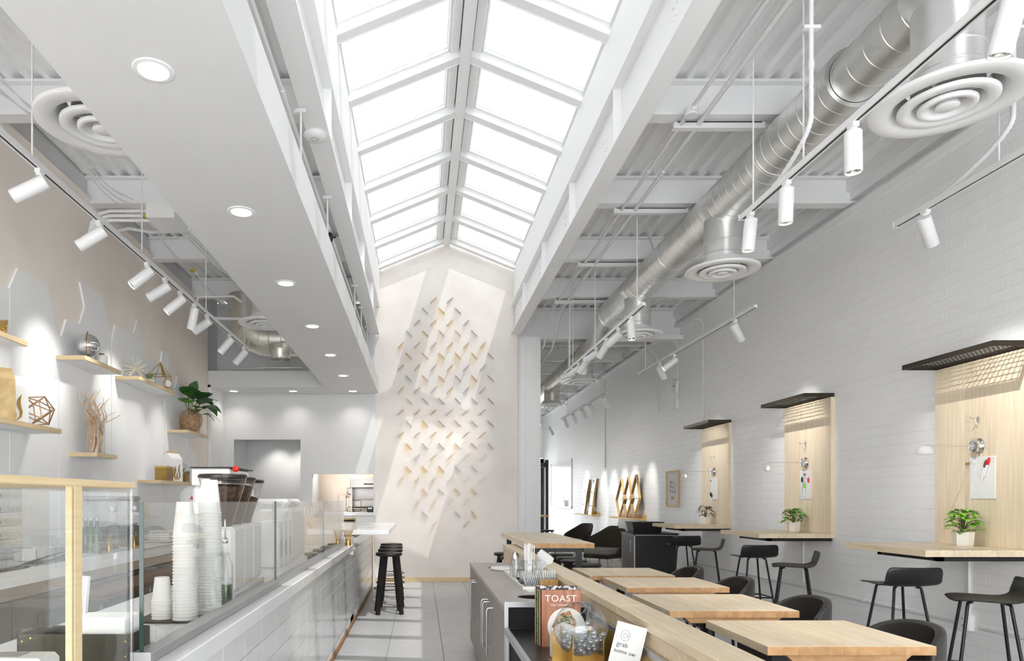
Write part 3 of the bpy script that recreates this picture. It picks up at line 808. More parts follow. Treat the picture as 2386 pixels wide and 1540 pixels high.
for k, (a, b, c) in enumerate([((-40, 130), (150, 310), (215, 405)), ((-40, 165), (150, 312), (300, 487))]):
    t = thing('cable_bundle', ['sagging cable bundle gathered by a yellow ring at upper left', 'second sagging cable bundle below the first at upper left'][k], 'cable', at(150, 312, 4.6), 0, 'sagging data cables')
    for j in range(3):
        A = at(a[0], a[1]+12*j, 3.9); Bp = at(b[0], b[1], 4.6); Cc = at(c[0]+5*j, c[1]-6*j, 5.9); pts = []
        for u in range(9):
            w = u/8; q = A*(1-w)+Bp*w; pts.append(q + Vector((0, 0, -.05*(1-j*.4)*math.sin(PI*w))))
        for u in range(1, 9):
            w = u/8; q = Bp*(1-w)+Cc*w; pts.append(q + Vector((0, 0, -.10*math.sin(PI*w)+.02*j)))
        g = G(); g.tube(pts, .0045, 6); g.build('cable', 'white_plastic', t, True)
    g = G(); g.lathe([(.024, -.01), (.034, -.01), (.034, .01), (.024, .01)], 16, M=T(*at(b[0], b[1], 4.6))); g.build('tie_ring', 'yellow_plastic', t, True)
for (p0, p1, y0, y1, lb) in [((338, 505), (450, 629), 6.6, 8.2, 'cable bundle between two yellow rings over the left track'), ((450, 629), (537, 715), 8.2, 9.4, 'farthest cable bundle beside the soffit')]:
    t = thing('cable_bundle', lb, 'cable', at(*p0, y0), 0, 'sagging data cables')
    for j in range(3):
        A = at(*p0, y0); Bp = at(*p1, y1)
        g = G(); g.tube([A*(1-u/8)+Bp*(u/8)+Vector((.012*j, 0, -(.05+.03*j)*math.sin(PI*u/8))) for u in range(9)], .0045, 6); g.build('cable', 'white_plastic', t, True)
    g = G(); g.lathe([(.024, -.012), (.036, -.012), (.036, .012), (.024, .012)], 16, M=T(*at(*p0, y0))); g.build('tie_ring', 'yellow_plastic', t, True)
# between soffit and left girder
conduit('long thin conduit in the gap between soffit and skylight girder', [(-.93, 1.5, 4.15), (-.93, 11.5, 4.15)], .014, [(-.93, 4.6, 4.15), (-.93, 6.9, 4.15)])
for k, y in enumerate((4.9, 6.3, 8.9, 9.9, 11.0)):
    t = thing('pipe_hanger', ['nearest', 'second', 'third', 'fourth', 'farthest'][k] + ' small pipe hanger in the gap beside the skylight girder', 'pipe hanger', (-.86, y, 4.10), 0, 'hangers beside the girder')
    g = G(); g.tube([(0, 0, .11), (0, 0, -.36)], .009, 8); g.build('rod', 'head_white', t)
    g = G(); g.box(-.04, .04, -.012, .012, .08, .105); g.build('clip', 'head_white', t)
t = thing('access_point', 'white round wireless disc on the left skylight girder', 'access point', (-.815, 5.27, 4.22))
g = G(); g.lathe([(0, -.035), (.05, -.035), (.085, -.025), (.092, -.008), (.088, 0)], 36, brk=60); g.build('shell', 'white_plastic', t)
g = G(); g.lathe([(.026, -.0365), (.03, -.0365), (.03, -.0355), (.026, -.0355)], 24); g.build('ring_mark', 'alu_satin', t)
t = thing('black_speaker', 'tiny black speaker peeking above the soffit edge', 'speaker', at(769, 553, 7.0))
g = G(); g.ball((0, 0, 0), .035, 12, 8, sq=1.5); g.build('shell', 'black_plastic', t)
g = G(); g.box(.0, .06, -.006, .006, -.006, .006); g.build('bracket', 'black_plastic', t)

# pendants added as fill light for the rear room, hidden behind the column
for k, y in enumerate((14.6, 18.6, 22.2)):
    t = thing('fill_pendant', ['nearest', 'middle', 'farthest'][k] + ' added white fill pendant of the rear room behind the column', 'pendant lamp', (2.36+.06*k, y, 3.0), 0, 'added fill pendants of the rear room')
    g = G(); g.lathe([(.22, 0), (.21, .08), (.13, .17), (.03, .20), (0, .2)], 28, brk=60); g.lathe([(.03, .195), (.205, .078), (.215, 0)], 28, brk=60); g.build('shade', 'white_plastic', t)
    g = G(); g.tube([(0, 0, .2), (0, 0, 1.46)], .004, 6); g.build('cord', 'white_plastic', t)
    g = G(); g.ball((0, 0, .05), .05, 14, 10); g.build('bulb', 'glow_disc', t)
    l = bpy.data.lights.new('rear_fill_lamp', 'POINT'); l.energy = 9; l.color = (1, .96, .9); l.shadow_soft_size = .06
    lo = bpy.data.objects.new('rear_fill_lamp', l); COL.objects.link(lo); lo.parent = t; lo.location = (0, 0, -.04)

# ================================================================== FEATURE WALL ART
art = thing('wall_art', 'feature wall art of slanted gold, rose and silver acrylic fins', 'wall art', (.444, YB, 2.6))
px2 = FPX/YB
def fin(kind, px, py, colr):
    # \ : starts upper left ; / : starts upper right
    s = 14.2/px2
    x = (px-VX)/px2; z = EYE-(py-VY)/px2
    x2 = x+s if kind == '\\' else x-s; z2 = z-s
    g = G(); g.bar((x, YB-.030, z), (x2, YB-.030, z2), .0035, .062, up=(0, 1, 0))
    g.build('fin', {'G': 'fin_gold', 'P': 'fin_rose', 'S': 'fin_silver'}[colr], art, True)
slash = {0: {2:'G',3:'S'}, 1: {1:'S',2:'G',3:'G',4:'S'}, 2: {0:'G',1:'G',2:'P',3:'G',4:'G',5:'G'}, 3: {0:'G',1:'G',2:'S',3:'G',4:'S',5:'S'},
         4: {0:'G',1:'S',2:'S',3:'G',4:'S',5:'P'}, 5: {0:'P',1:'G',2:'G',3:'S',4:'P',5:'S'}, 6: {0:'G',1:'P',2:'G',3:'G',4:'P',5:'G'},
         7: {1:'S',2:'G',3:'G',4:'P',5:'S'}, 8: {0:'G',1:'G',2:'G',3:'S',4:'P',5:'S'}, 9: {1:'G',2:'G',3:'G',4:'S'}, 10: {2:'P',4:'P'}}
back = {0: {1:'S',2:'G',3:'S'}, 1: {0:'S',1:'G',2:'P',3:'P',4:'S'}, 2: {0:'G',1:'P',2:'G',3:'G',4:'G',5:'S'}, 3: {0:'S',1:'P',2:'G',3:'S',4:'G',5:'P'},
        4: {0:'P',1:'S',2:'S',3:'S',4:'S',5:'P'}, 5: {0:'S',1:'G',2:'P',3:'P',4:'S',5:'S'}, 6: {0:'G',1:'S',2:'S',3:'P',4:'P',5:'S'},
        7: {0:'G',1:'G',2:'G',3:'S',4:'S'}, 8: {1:'P',2:'S',3:'G',4:'G'}, 9: {1:'S',3:'S',4:'G'}}
for r, row in slash.items():
    for c, k in row.items(): fin('/', 941+38.05*c, 693.8+52.1*r, k)
for r, row in back.items():
    for c, k in row.items(): fin('\\', 945.7+38.05*c, 718.4+52.4*r, k)

# ================================================================== LEFT WALL: white boards and shelves
def wallpt(px, py, X=XL):
    Y = X*FPX/(px-VX); return Vector((X, Y, EYE-(py-VY)*Y/FPX))
boards = thing('board_mosaic', 'jagged mosaic of white angular boards behind the left shelves', 'wall boards', (XL, 6.5, .91))
ZB = .925
def board(pix, th=.016):
    P = []
    for (a, b) in pix:
        q = wallpt(a, b if b is not None else 1000)
        if b is None: q.z = ZB
        P.append(q)
    g = G(); g.prism(P, (th, 0, 0)); g.build('board', 'board_white', boards, True)
board([(-260, 560), (-120, 610), (-60, 640), (0, 664), (17, 672), (17, None), (-260, None)])
board([(17.6, 671), (37, 625), (90, 653), (90, None), (17.6, None)], .019)
board([(90.6, 653), (107, 662), (132, 783), (132, None), (90.6, None)], .016)
board([(132.5, 783), (139, 783), (150.6, 744), (182, 755), (182, None), (132.5, None)], .021)
board([(182.5, 755), (194, 713.5), (183, 657.7), (235, 687.5), (246, 735), (246, None), (182.5, None)], .017)
board([(246.5, 738), (256, 783), (256, None), (246.5, None)], .014)
board([(256.5, 795), (265.5, 756), (308, 777), (308, None), (256.5, None)], .020)
board([(308.4, 777), (317.4, 746), (336, 833), (336, None), (308.4, None)], .016)
board([(336.5, 836), (371, 848), (380, 905), (380, None), (336.5, None)], .014)
board([(372, 846), (375, 818), (393, 827), (387, 868), (381, 890)], .020)
board([(381, 915), (406, 904), (410, 877), (424, 930), (430, 1010), (432, None), (381, None)], .018)
board([(432.5, 1020), (440, 1045), (455, 1060), (458, None), (432.5, None)], .022)

def shelf(label, y0, y1, zt, th=.04, dep=.275):
    t = thing('wall_shelf', label, 'shelf', (XL+.02, (y0+y1)/2, zt-th), 0, 'light wood edged wall shelves')
    L = (y1-y0)/2
    g = G(); g.cbox(0, dep-.02, -L+.018, L, 0, th, .002); g.build('board', 'board_white', t)
    g = G(); g.cbox(dep-.02, dep-.002, -L, L, 0, th, .002); g.build('front_edging', 'shelf_edge', t)
    g = G(); g.cbox(0, dep-.02, -L, -L+.018, 0, th, .002); g.build('side_edging', 'shelf_edge', t)
    return t
shelf('top left wall shelf cut by the picture edge, holding a gold ornament', 4.45, 5.42, 2.658)
shelf('upper left wall shelf carrying the mirrored globe', 6.35, 7.11, 2.746)
shelf('wall shelf carrying the starburst and the hanging pendant frame', 7.57, 8.66, 2.776)
shelf('long left wall shelf carrying gold and white coffee bags', 4.30, 5.93, 2.015)
shelf('short wall shelf under the tall willow vase', 6.58, 7.02, 1.859)
shelf('right hand wall shelf under the big leafy potted plant', 9.14, 10.03, 2.343)
shelf('lowest wall shelf carrying a gold box and a flame printed bag', 8.19, 9.405, 1.642)
SXM = XL+.16       # middle line of the shelves

def wire_poly(name, label, loc, r, sub, m, rot=(0, 0, 0), wr=.004, cat='ornament'):
    t = thing(name, label, cat, loc, 0, 'wire frame ornaments')
    ph = (1+5**.5)/2
    V = [Vector(p).normalized()*r for p in [(-1,ph,0),(1,ph,0),(-1,-ph,0),(1,-ph,0),(0,-1,ph),(0,1,ph),(0,-1,-ph),(0,1,-ph),(ph,0,-1),(ph,0,1),(-ph,0,-1),(-ph,0,1)]]
    E = [(i, j) for i in range(12) for j in range(i) if (V[i]-V[j]).length < r*1.1]
    if sub:
        V2 = list(V); E2 = []; mid = {}
        for (i, j) in E:
            mid[(i, j)] = len(V2); V2.append(((V[i]+V[j])/2).normalized()*r); E2 += [(i, mid[(i, j)]), (j, mid[(i, j)])]
        for a in mid.values():
            for b in mid.values():
                if b < a and (V2[a]-V2[b]).length < r*.65: E2.append((a, b))
        V, E = V2, E2
    M = Matrix.Rotation(rot[0], 4, 'X') @ Matrix.Rotation(rot[1], 4, 'Y') @ Matrix.Rotation(rot[2], 4, 'Z')
    V = [M @ v for v in V]; zmin = min(v.z for v in V)
    g = G()
    for (i, j) in E: g.tube([V[i]-Vector((0, 0, zmin)), V[j]-Vector((0, 0, zmin))], wr, 6)
    g.build('wire_frame', m, t)
    g = G()
    for v in V: g.ball((v.x, v.y, v.z-zmin), wr*1.5, 8, 5)
    g.build('joints', m, t)
    return t
# shelf A: gold ornament with two points
t = thing('gold_ornament', 'hammered gold crown-like ornament on the top left shelf', 'ornament', (SXM, 5.16, 2.658))
g = G(); g.prism([(0, -.18, 0), (0, .10, 0), (0, .12, .135), (0, .04, .10), (0, -.05, .10), (0, -.09, .22), (0, -.18, .21)], (.06, 0, 0)); g.build('body', 'gold', t)
g = G()
for k in range(30):
    g.ball((.062, -.15+.25*R.random(), .015+.075*R.random()), .009, 6, 4)
g.build('hammered_dots', 'gold', t)
# shelf B: globe and pot
GY = 6.62
t = thing('mirrored_globe', 'silver mirrored globe with gold meridian on the upper shelf', 'globe', (SXM+.02, GY, 2.746))
g = G(); g.ball((0, 0, .155), .112, 32, 20); g.build('sphere', 'chrome', t)
g = G(); g.tube([(.118*math.cos(a)*.35, .118*math.cos(a)*-.94, .155+.118*math.sin(a)) for a in [PI*(-.5+k/24) for k in range(25)]], .005, 8)
g.ball((0, 0, .28), .009, 8, 6); g.build('meridian', 'rose_gold', t)
g = G(); g.lathe([(0, 0), (.06, 0), (.06, .012), (.012, .02), (.010, .043)], 28); g.build('base', 'chrome', t)
def succulent(t, z, r, m, n=16, up=.6, x0=0, y0=0):
    for k in range(n):
        a = k*2.4; e = up*(1-k/n)+.25+.4*k/n
        g = G(); g.leaf((x0, y0, z), (math.cos(a)*(1-k/n*.5), math.sin(a)*(1-k/n*.5), e), (0, 0, 1), r*(1-.4*k/n), r*.45, .0, .5, 4); g.build('leaf', m, t)
t = thing('white_pot', 'white pot with a small gold succulent beside the mirrored globe', 'pot', (SXM+.05, 6.84, 2.746), 0)
g = G(); g.lathe([(0, 0), (.055, 0), (.058, .01), (.058, .095), (.052, .1), (.05, .085), (0, .085)], 24, brk=50); g.build('pot', 'ceramic', t)
succulent(t, .09, .055, 'gold', 12)
# shelf C: starburst, succulent, pendant lantern
t = thing('starburst_ornament', 'pale spiky starburst ornament on the second shelf', 'ornament', (SXM, 7.78, 2.776+.115))
dirs = []
for k in range(34):
    zz = 1-2*(k+.5)/34; a = k*2.399963; q = math.sqrt(1-zz*zz); dirs.append(Vector((q*math.cos(a), q*math.sin(a), zz)))
g = G(); g.ball((0, 0, 0), .022, 12, 8); g.build('core', 'wax', t)
for d in dirs:
    if d.z < -.8: continue
    g = G(); g.tube([(0, 0, 0), d*(.14 if d.z > -.5 else .125)], [.0045, .0035], 6); g.build('spike', 'wax', t)
t = thing('succulent_pot', 'green succulent in a white bowl between starburst and pendant frame', 'plant', (SXM+.03, 8.10, 2.776))
g = G(); g.lathe([(0, 0), (.05, 0), (.07, .05), (.066, .052), (0, .045)], 20, brk=50); g.build('bowl', 'ceramic', t)
succulent(t, .04, .10, 'leaf_succ', 22, 1.0)
t = thing('pendant_lantern', 'gold wire lantern holding a round pendant on the second shelf', 'lantern', (SXM+.02, 8.47, 2.776))
g = G(); q = [(-.1, -.1), (.1, -.1), (.1, .1), (-.1, .1)]
for i in range(4):
    a, b = q[i], q[(i+1) % 4]
    for seg in (((*a, .006), (*b, .006)), ((*a, .006), (*a, .17)), ((*a, .17), (*b, .17)), ((*a, .17), (0, 0, .33))): g.tube(seg, .0045, 6)
g.build('wire_frame', 'gold', t)
g = G(); g.tube([(0, 0, .33), (.06, .02, .14)], .009, 8); g.tube([(0, 0, .33), (.05, -.03, .14)], .009, 8); g.build('cord', 'gold', t)
g = G(); g.lathe([(0, -.012), (.045, -.012), (.055, -.006), (.055, .006), (.045, .012), (0, .012)], 28, M=T(.09, 0, .07) @ rotto((.8, -.6, 0)), brk=50); g.build('pendant_rim', 'rose_gold', t)
g = G(); g.lathe([(0, -.015), (.044, -.013)], 28, M=T(.09, 0, .07) @ rotto((.8, -.6, 0))); g.lathe([(.044, .013), (0, .015)], 28, M=T(.09, 0, .07) @ rotto((.8, -.6, 0))); g.build('pendant_face', 'board_white', t)
# shelf D: bags, flame logo, wire sphere
def bag(name, label, loc, w, d, h, m, fold, flame=None, rz=0):
    t = thing(name, label, 'coffee bag', loc, rz, 'coffee bags on the shelves')
    # gusseted bag: w along local y (facing +x), d along x
    z1 = h*.80
    g = G()
    P = [(-d/2, -w/2, 0), (d/2, -w/2, 0), (d/2, w/2, 0), (-d/2, w/2, 0)]
    Q = [(-d/2*.95, -w/2*.97, z1), (d/2*.95, -w/2*.97, z1), (d/2*.95, w/2*.97, z1), (-d/2*.95, w/2*.97, z1)]
    g.hexa(P+Q)
    A = (0.0, -w/2*.95, h); Bq = (0.0, w/2*.95, h)
    n = len(g.v); g.v += [A, Bq]
    for f in ((5, 6, n+1, n), (7, 4, n, n+1), (4, 5, n), (6, 7, n+1)): g.f.append(f); g.sm.append(False); g.mi.append(0)
    g.build('body', m, t)
    g = G(); g.box(-.004, .004, -w/2*.95, w/2*.95, h-.012, h+.014); g.build('top_seam', fold, t)
    if flame:
        # two curling flame tongues around a drop
        def curve(pts, name_):
            g = G(); g.prism([(d/2+.001, y*w, z*h) for (y, z) in pts], (.0022, 0, 0)); g.build(name_, flame, t)
        curve([(-.02, .05), (-.14, .07), (-.26, .15), (-.30, .25), (-.25, .35), (-.30, .40), (-.20, .45), (-.14, .55), (-.12, .47), (-.07, .43), (-.06, .36), (-.12, .28), (-.16, .20), (-.10, .11)], 'flame_mark')
        curve([(.04, .05), (.14, .06), (.26, .13), (.29, .24), (.24, .36), (.22, .46), (.26, .62), (.14, .52), (.10, .42), (.13, .33), (.20, .24), (.18, .14), (.10, .08)], 'flame_mark')
        curve([(0.02, .06), (.08, .10), (.10, .17), (.06, .25), (.02, .33), (-.02, .24), (-.06, .17), (-.04, .10)], 'drop_mark')
    return t
bag('gold_bag', 'tall crumpled gold coffee bag on the long left shelf', (SXM+.03, 5.20, 2.015), .21, .13, .385, 'bag_kraft', 'bag_kraft', rz=-.75)
bag('white_bag', 'white coffee bag with gold flame beside the gold bag', (SXM-.02, 5.43, 2.015), .24, .12, .37, 'paper', 'paper', 'gold', rz=-.55)
wire_poly('wire_sphere', 'gold wire polyhedron on the long left shelf', (SXM+.05, 5.70, 2.02), .135, False, 'rose_gold', (.3, .5, .2), .005)
# shelf E: vase with curly willow
VYc = 6.80
t = thing('glass_vase', 'tall ribbed clear cylinder vase on the short shelf', 'vase', (SXM+.01, VYc, 1.859))
prof = [(.085, 0)]
for k in range(26): prof += [(.088, .011*k+.004), (.0855, .011*k+.009)]
prof += [(.088, .315), (.086, .325)]
g = G(); g.lathe([(0, .004), (.085, .004)], 28); g.lathe(prof, 32, brk=170); g.build('wall', 'glass_jar', t)
w = thing('willow_branches', 'curly pale willow branches rising out of the ribbed vase', 'branches', (SXM+.01, VYc, 1.868))
rb = random.Random(3)
for k in range(22):
    a0 = rb.uniform(0, 2*PI); out = rb.uniform(.06, .27); H_ = rb.uniform(.36, .66); lean = rb.uniform(-1, 1)
    pts = []; rs = []
    A = Vector((.05*math.cos(a0), .05*math.sin(a0), .0)); n = 26; f = rb.uniform(1.6, 2.6); ph_ = rb.uniform(0, 6)
    e = Vector((math.cos(a0)*.45, math.sin(a0)))
    for j in range(n+1):
        u = j/n; wob = .026*min(1, u*1.5)
        s_ = .055 if u < .45 else .055+(out-.055)*((u-.45)/.55)**1.3
        tw = a0+u*2.2 if u < .45 else a0+.99
        pts.append(Vector((s_*math.cos(tw)*.8+wob*math.sin(f*6.28*u+ph_), s_*math.sin(tw)+wob*math.cos(f*6.28*u+ph_), H_*u)))
        rs.append(max(.0012, .0125*(1-.85*max(0, u-.25)/.75)))
    for p in pts:
        if p.z < .31:
            q = math.hypot(p.x, p.y)
            if q > .072: p.x *= .072/q; p.y *= .072/q
    g = G(); g.tube(pts, rs, 6); g.build('branch', 'willow', w)
# shelf F: wire sphere and leafy plant
wire_poly('wire_sphere', 'fine rose gold wire sphere in front of the leafy plant', (SXM+.09, 9.40, 2.343), .155, True, 'rose_gold', (.2, .4, .1), .0032)
t = thing('leafy_plant', 'big dark leafy plant in a woven basket pot on the right shelf', 'plant', (SXM-.01, 9.68, 2.343))
g = G(); n = 28
vs = []; rows = [(0, .115), (.02, .12), (.24, .135), (.25, .13), (.2, .12)]
g.lathe([(0, 0), (.115, 0), (.125, .05), (.135, .25), (.128, .25), (.12, .21), (0, .21)], 28, brk=50); g.build('basket', 'basket', t)
g = G(); g.lathe([(.12, .212), (0, .218)], 20); g.build('soil', 'soil', t)
LV = [((.02, -.05), (.20, -.10, .40), .26, .17, 'leaf_dark', .35), ((.0, -.1), (.05, -.30, .47), .25, .12, 'leaf_dark', .3), ((.02, .1), (.10, .22, .50), .22, .13, 'leaf_dark', .3),
      ((.05, .1), (.16, .36, .34), .26, .12, 'leaf_dark', .7), ((.05, -.1), (.22, -.26, .20), .20, .12, 'leaf_dark', .4), ((.05, 0), (.26, .02, .10), .22, .10, 'leaf_dark', .6),
      ((.0, .05), (.02, .10, .45), .2, .13, 'leaf_dark', .3), ((-.02, -.05), (-.02, -.25, .33), .16, .09, 'leaf_mid', .3), ((.0, .1), (.2, .18, .12), .15, .05, 'leaf_pale', .6), ((0, 0), (-.05, .3, .25), .18, .1, 'leaf_dark', .5)]
LV += [((.03, -.05), (.24, -.16, .30), .24, .15, 'leaf_dark', .5), ((-.02, .02), (.04, .0, .52), .24, .15, 'leaf_dark', .25), ((.03, .08), (.24, .24, .30), .22, .12, 'leaf_dark', .6),
       ((0, -.08), (.08, -.34, .30), .22, .12, 'leaf_mid', .4), ((.02, .04), (.12, .30, .42), .22, .13, 'leaf_dark', .45), ((.03, 0), (.26, -.06, .36), .24, .16, 'leaf_dark', .45)]
for (b, tip, L_, W_, m, dr) in LV:
    B0 = Vector((b[0]*.6, b[1]*.6, .21)); tip = Vector(tip)+Vector((0, 0, .21)); st = B0+(tip-B0)*.62
    g = G(); g.tube([B0, B0*.5+st*.5+Vector((0, 0, .03)), st], .004, 6); g.build('stalk', 'stem', t)
    d = (tip-st); d.z *= .4
    g = G(); g.leaf(st, d, (0, 0, 1), L_*1.3, W_*1.75, dr, .12, 8, 1.0); g.build('leaf', m, t)
# shelf G: gold box, flame bag, planter
t = thing('gold_box', 'shiny gold tin on the lowest wall shelf', 'tin', (SXM+.05, 8.52, 1.642))
g = G(); g.cbox(-.075, .075, -.11, .11, 0, .175, .004); g.build('body', 'brass_sheet', t)
g = G(); g.cbox(-.077, .077, -.112, .112, .15, .178, .003); g.build('lid', 'gold', t)
bag('white_bag', 'white bag with a gold flame on the lowest wall shelf', (SXM+.03, 8.86, 1.642), .23, .14, .37, 'paper', 'bag_kraft', 'gold', rz=-.35)
t = thing('gold_planter', 'gold planter with an air plant under a clear dome', 'planter', (SXM+.05, 9.17, 1.642))
g = G(); g.cbox(-.07, .07, -.08, .08, 0, .10, .004); g.prism([(-.07, .08, .1), (.07, .08, .1), (.07, .08, .15), (-.07, .08, .14)], (0, -.004, 0)); g.build('box', 'brass_sheet', t)
succulent(t, .10, .11, 'leaf_succ', 16, 1.4, 0, -.03)
g = G(); g.lathe([(.075, .10), (.078, .18), (.055, .24), (0, .26)], 20, brk=60); g.build('dome', 'glass_jar', t)

# ================================================================== RIGHT WALL: counters, canopies, lamps
ZC = 1.03
def pot_plant(name, label, loc, pm, s, n, L, W, spread, pot='hex', seed=1, up=.9, cat='plant'):
    t = thing(name, label, cat, loc, .3, 'small potted plants on the wall counters')
    g = G(); k = 6 if pot == 'hex' else 4
    g.lathe([(0, 0), (.062*s, 0), (.068*s, .012*s), (.076*s, .115*s), (.070*s, .115*s), (.066*s, .098*s), (0, .098*s)], k, smooth=False); g.build('pot', 'ceramic', t)
    g = G(); g.lathe([(.066*s, .099*s), (0, .102*s)], k, smooth=False); g.build('soil', 'soil', t)
    r = random.Random(seed)
    for i in range(n):
        a = i*2.4+r.uniform(-.3, .3); rad = spread*math.sqrt((i+.6)/n); hgt = .10*s+up*(.11*s)*(1-(i/n)**1.5)+r.uniform(0, .03)*s
        b = Vector((rad*math.cos(a)*.55, rad*math.sin(a)*.55, hgt)); d = Vector((math.cos(a), math.sin(a), .25+r.uniform(-.2, .3)))
        g = G(); g.tube([(0, 0, .09*s), (b.x*.45, b.y*.45, hgt*.8+.02*s), b], .0018, 5); g.build('stalk', 'stem', t)
        g = G(); g.leaf(b, d, (0, 0, 1), L*r.uniform(.75, 1.15), W*r.uniform(.8, 1.1), .45, .18, 5, 1.1); g.build('leaf', pm, t)
    return t
wc_labels = ['nearest wood wall counter with tall back panel, cut by the picture edge', 'middle wood wall counter with tall back panel', 'farthest wood wall counter with tall back panel, beside the dark cabinet']
hood_labels = ['nearest dark mesh canopy over a wood wall panel', 'middle dark mesh canopy over a wood wall panel', 'farthest and smallest dark mesh canopy over a wood wall panel']
lamp_labels = ['white shaded swing lamp on the nearest wood panel', 'clear globe swing lamp on the middle wood panel', 'clear globe swing lamp on the farthest wood panel']
for u, Y0 in enumerate(units):
    t = thing('wall_counter', wc_labels[u], 'wall counter', (XR, Y0, 0), 0, 'wood wall counters')
    W = .96
    nb = 3
    for k in range(nb):
        g = G(); g.cbox(-.046, -.004, k*W/nb+.0006, (k+1)*W/nb-.0006, ZC, 2.535, .0015); g.build('panel_board', 'panel_wood', t)
    ns = 8
    xs0, xs1 = -.84, -.004
    for k in range(ns):
        w = (xs1-xs0)/ns
        g = G(); g.cbox(xs0+k*w+.0004, xs0+(k+1)*w-.0004, 0, W, ZC-.05, ZC, .0015); g.build('counter_stave', 'maple', t)
    g = G(); g.box(-.72, -.02, .03, .08, ZC-.085, ZC-.05); g.box(-.72, -.68, .03, W-.25, ZC-.085, ZC-.05); g.box(-.72, -.02, W-.3, W-.25, ZC-.085, ZC-.05); g.build('support_frame', 'black_metal', t)
    # mesh canopy
    h = thing('mesh_canopy', hood_labels[u], 'canopy', (XR, Y0, 2.536), 0, 'dark mesh canopies')
    x0 = -.343
    g = G(); th = .014
    g.box(x0, x0+th, 0, .95, 0, .042); g.box(x0+th, -.005, 0, th, 0, .042); g.box(x0+th, -.005, .95-th, .95, 0, .042); g.box(-.02, -.005, th, .95-th, 0, .042); g.build('frame', 'bronze_hood', h)
    g = G()
    for k in range(1, 24):
        y = k*.0395; g.box(x0+th, -.02, y-.0028, y+.0028, .008, .012)
    for k in range(1, 8):
        x = x0+th+k*.039; g.box(x-.0028, x+.0028, th, .95-th, .011, .014)
    g.build('grille', 'bronze_hood', h)
    # swing lamp
    l = thing('swing_lamp', lamp_labels[u], 'wall lamp', (XR-.046, Y0+.49, 1.838), 0, 'swing lamps on the wood panels')
    MR = rotto((-1, 0, 0))
    g = G(); g.lathe([(0, 0), (.062, 0), (.062, .006), (.052, .014), (.045, .03), (.045, .045), (.03, .05), (0, .05)], 32, M=MR, brk=40); g.build('wall_plate', 'chrome', l)
    g = G(); g.tube([(-.05, 0, 0), (-.435, 0, .004), (-.445, 0, -.008)], .004, 8); g.build('arm', 'chrome', l)
    if u == 0:
        g = G(); g.lathe([(.056, -.058), (.06, -.045), (.055, -.015), (.035, .006), (.012, .014), (0, .014)], 28, M=T(-.44, 0, -.012), brk=60); g.lathe([(.054, -.058), (0, -.054)][::1], 28, M=T(-.44, 0, -.012)); g.build('shade', 'globe_milk', l)
    else:
        g = G(); g.ball((-.44, 0, -.055), .054, 24, 16); g.build('globe', 'globe_glass', l)
        g = G(); g.ball((-.44, 0, -.07), .014, 12, 8); g.build('bulb', 'glow_lens', l)
    g = G(); g.tube([(-.01, 0, -.06), (-.004, .05+.1*(u == 0), -.75)], .0018, 5); g.build('cord', 'white_plastic', l)
    # hook and board
    k = thing('wall_hook', ['small metal hook above the nearest swing lamp', 'small metal hook above the middle swing lamp', 'small metal hook above the farthest swing lamp'][u], 'hook', (XR-.046, Y0+.49, 2.06), 0, 'panel hooks')
    g = G(); g.lathe([(0, 0), (.016, 0), (.014, .01), (0, .012)], 14, M=MR); g.build('rose', 'chrome', k)
    g = G(); g.tube([(-.008, 0, 0), (-.06, 0, 0), (-.075, 0, .015)], .004, 6); g.tube([(-.03, 0, 0), (-.02, 0, -.05)], .004, 6); g.build('prong', 'chrome', k)
    b = thing('note_board', ['white note board with pink pens on the nearest panel', 'white note board with three coloured pens on the middle panel', 'white note board on the farthest panel behind the red-leaved plant'][u], 'note board', (XR-.046, Y0+.49, 1.58), 0, 'white note boards')
    yc = -.04 if u == 0 else 0
    g = G(); g.cbox(-.006, -.0005, yc-.125, yc+.125, -.17, .17, .002); g.build('board', 'white_plastic', b)
    pens = {0: [(-.10, .10, 'red_plastic', .35), (-.075, .08, 'dark_wood', .3)], 1: [(.05, .03, 'dark_edge', 0), (-.0, -.04, 'leaf_lime', 0), (-.08, .02, 'red_plastic', 0)], 2: [(.10, -.12, 'dark_edge', 0), (.06, -.14, 'dark_edge', 0)]}[u]
    for (py_, pz, pm, ti) in pens:
        p = thing('marker_pen', {('red_plastic', 0): 'red capped marker hanging on the nearest note board', ('dark_wood', 0): 'brown marker hanging on the nearest note board', ('dark_edge', 1): 'black capped marker on the middle note board',
             ('leaf_lime', 1): 'green capped marker on the middle note board', ('red_plastic', 1): 'orange capped marker on the middle note board', ('dark_edge', 2): 'long black marker on the farthest note board' if py_ > .08 else 'short black marker right of the long one on the farthest board'}[(pm, u)], 'marker', (XR-.054, Y0+.49+py_, 1.58+pz), 0, 'markers on the note boards')
        Mr = Matrix.Rotation(ti, 4, 'X')
        g = G(); g.lathe([(0, -.10), (.006, -.095), (.008, -.02), (.008, 0)], 10, M=T(-.008, 0, 0) @ Mr); g.build('barrel', 'white_plastic', p)
        g = G(); g.lathe([(.009, 0), (.0105, .02), (.0105, .045), (.006, .06), (0, .062)], 10, M=T(-.008, 0, 0) @ Mr); g.build('cap', pm, p)
    c = thing('wall_clip', ['gold clip on the nearest note board', 'gold clip on the middle note board', 'gold clip on the farthest note board'][u], 'clip', (XR-.054, Y0+.59-.1*(u == 1), 1.70), 0, 'gold clips')
    g = G(); g.lathe([(0, -.012), (.010, -.006), (.012, .004), (0, .012)], 8, M=T(-.008, 0, 0)); g.build('knob', 'gold', c)
    g = G(); g.tube([(-.004, -.018, .012), (-.012, 0, 0), (-.004, .018, -.014)], .003, 5); g.build('wing', 'gold', c)
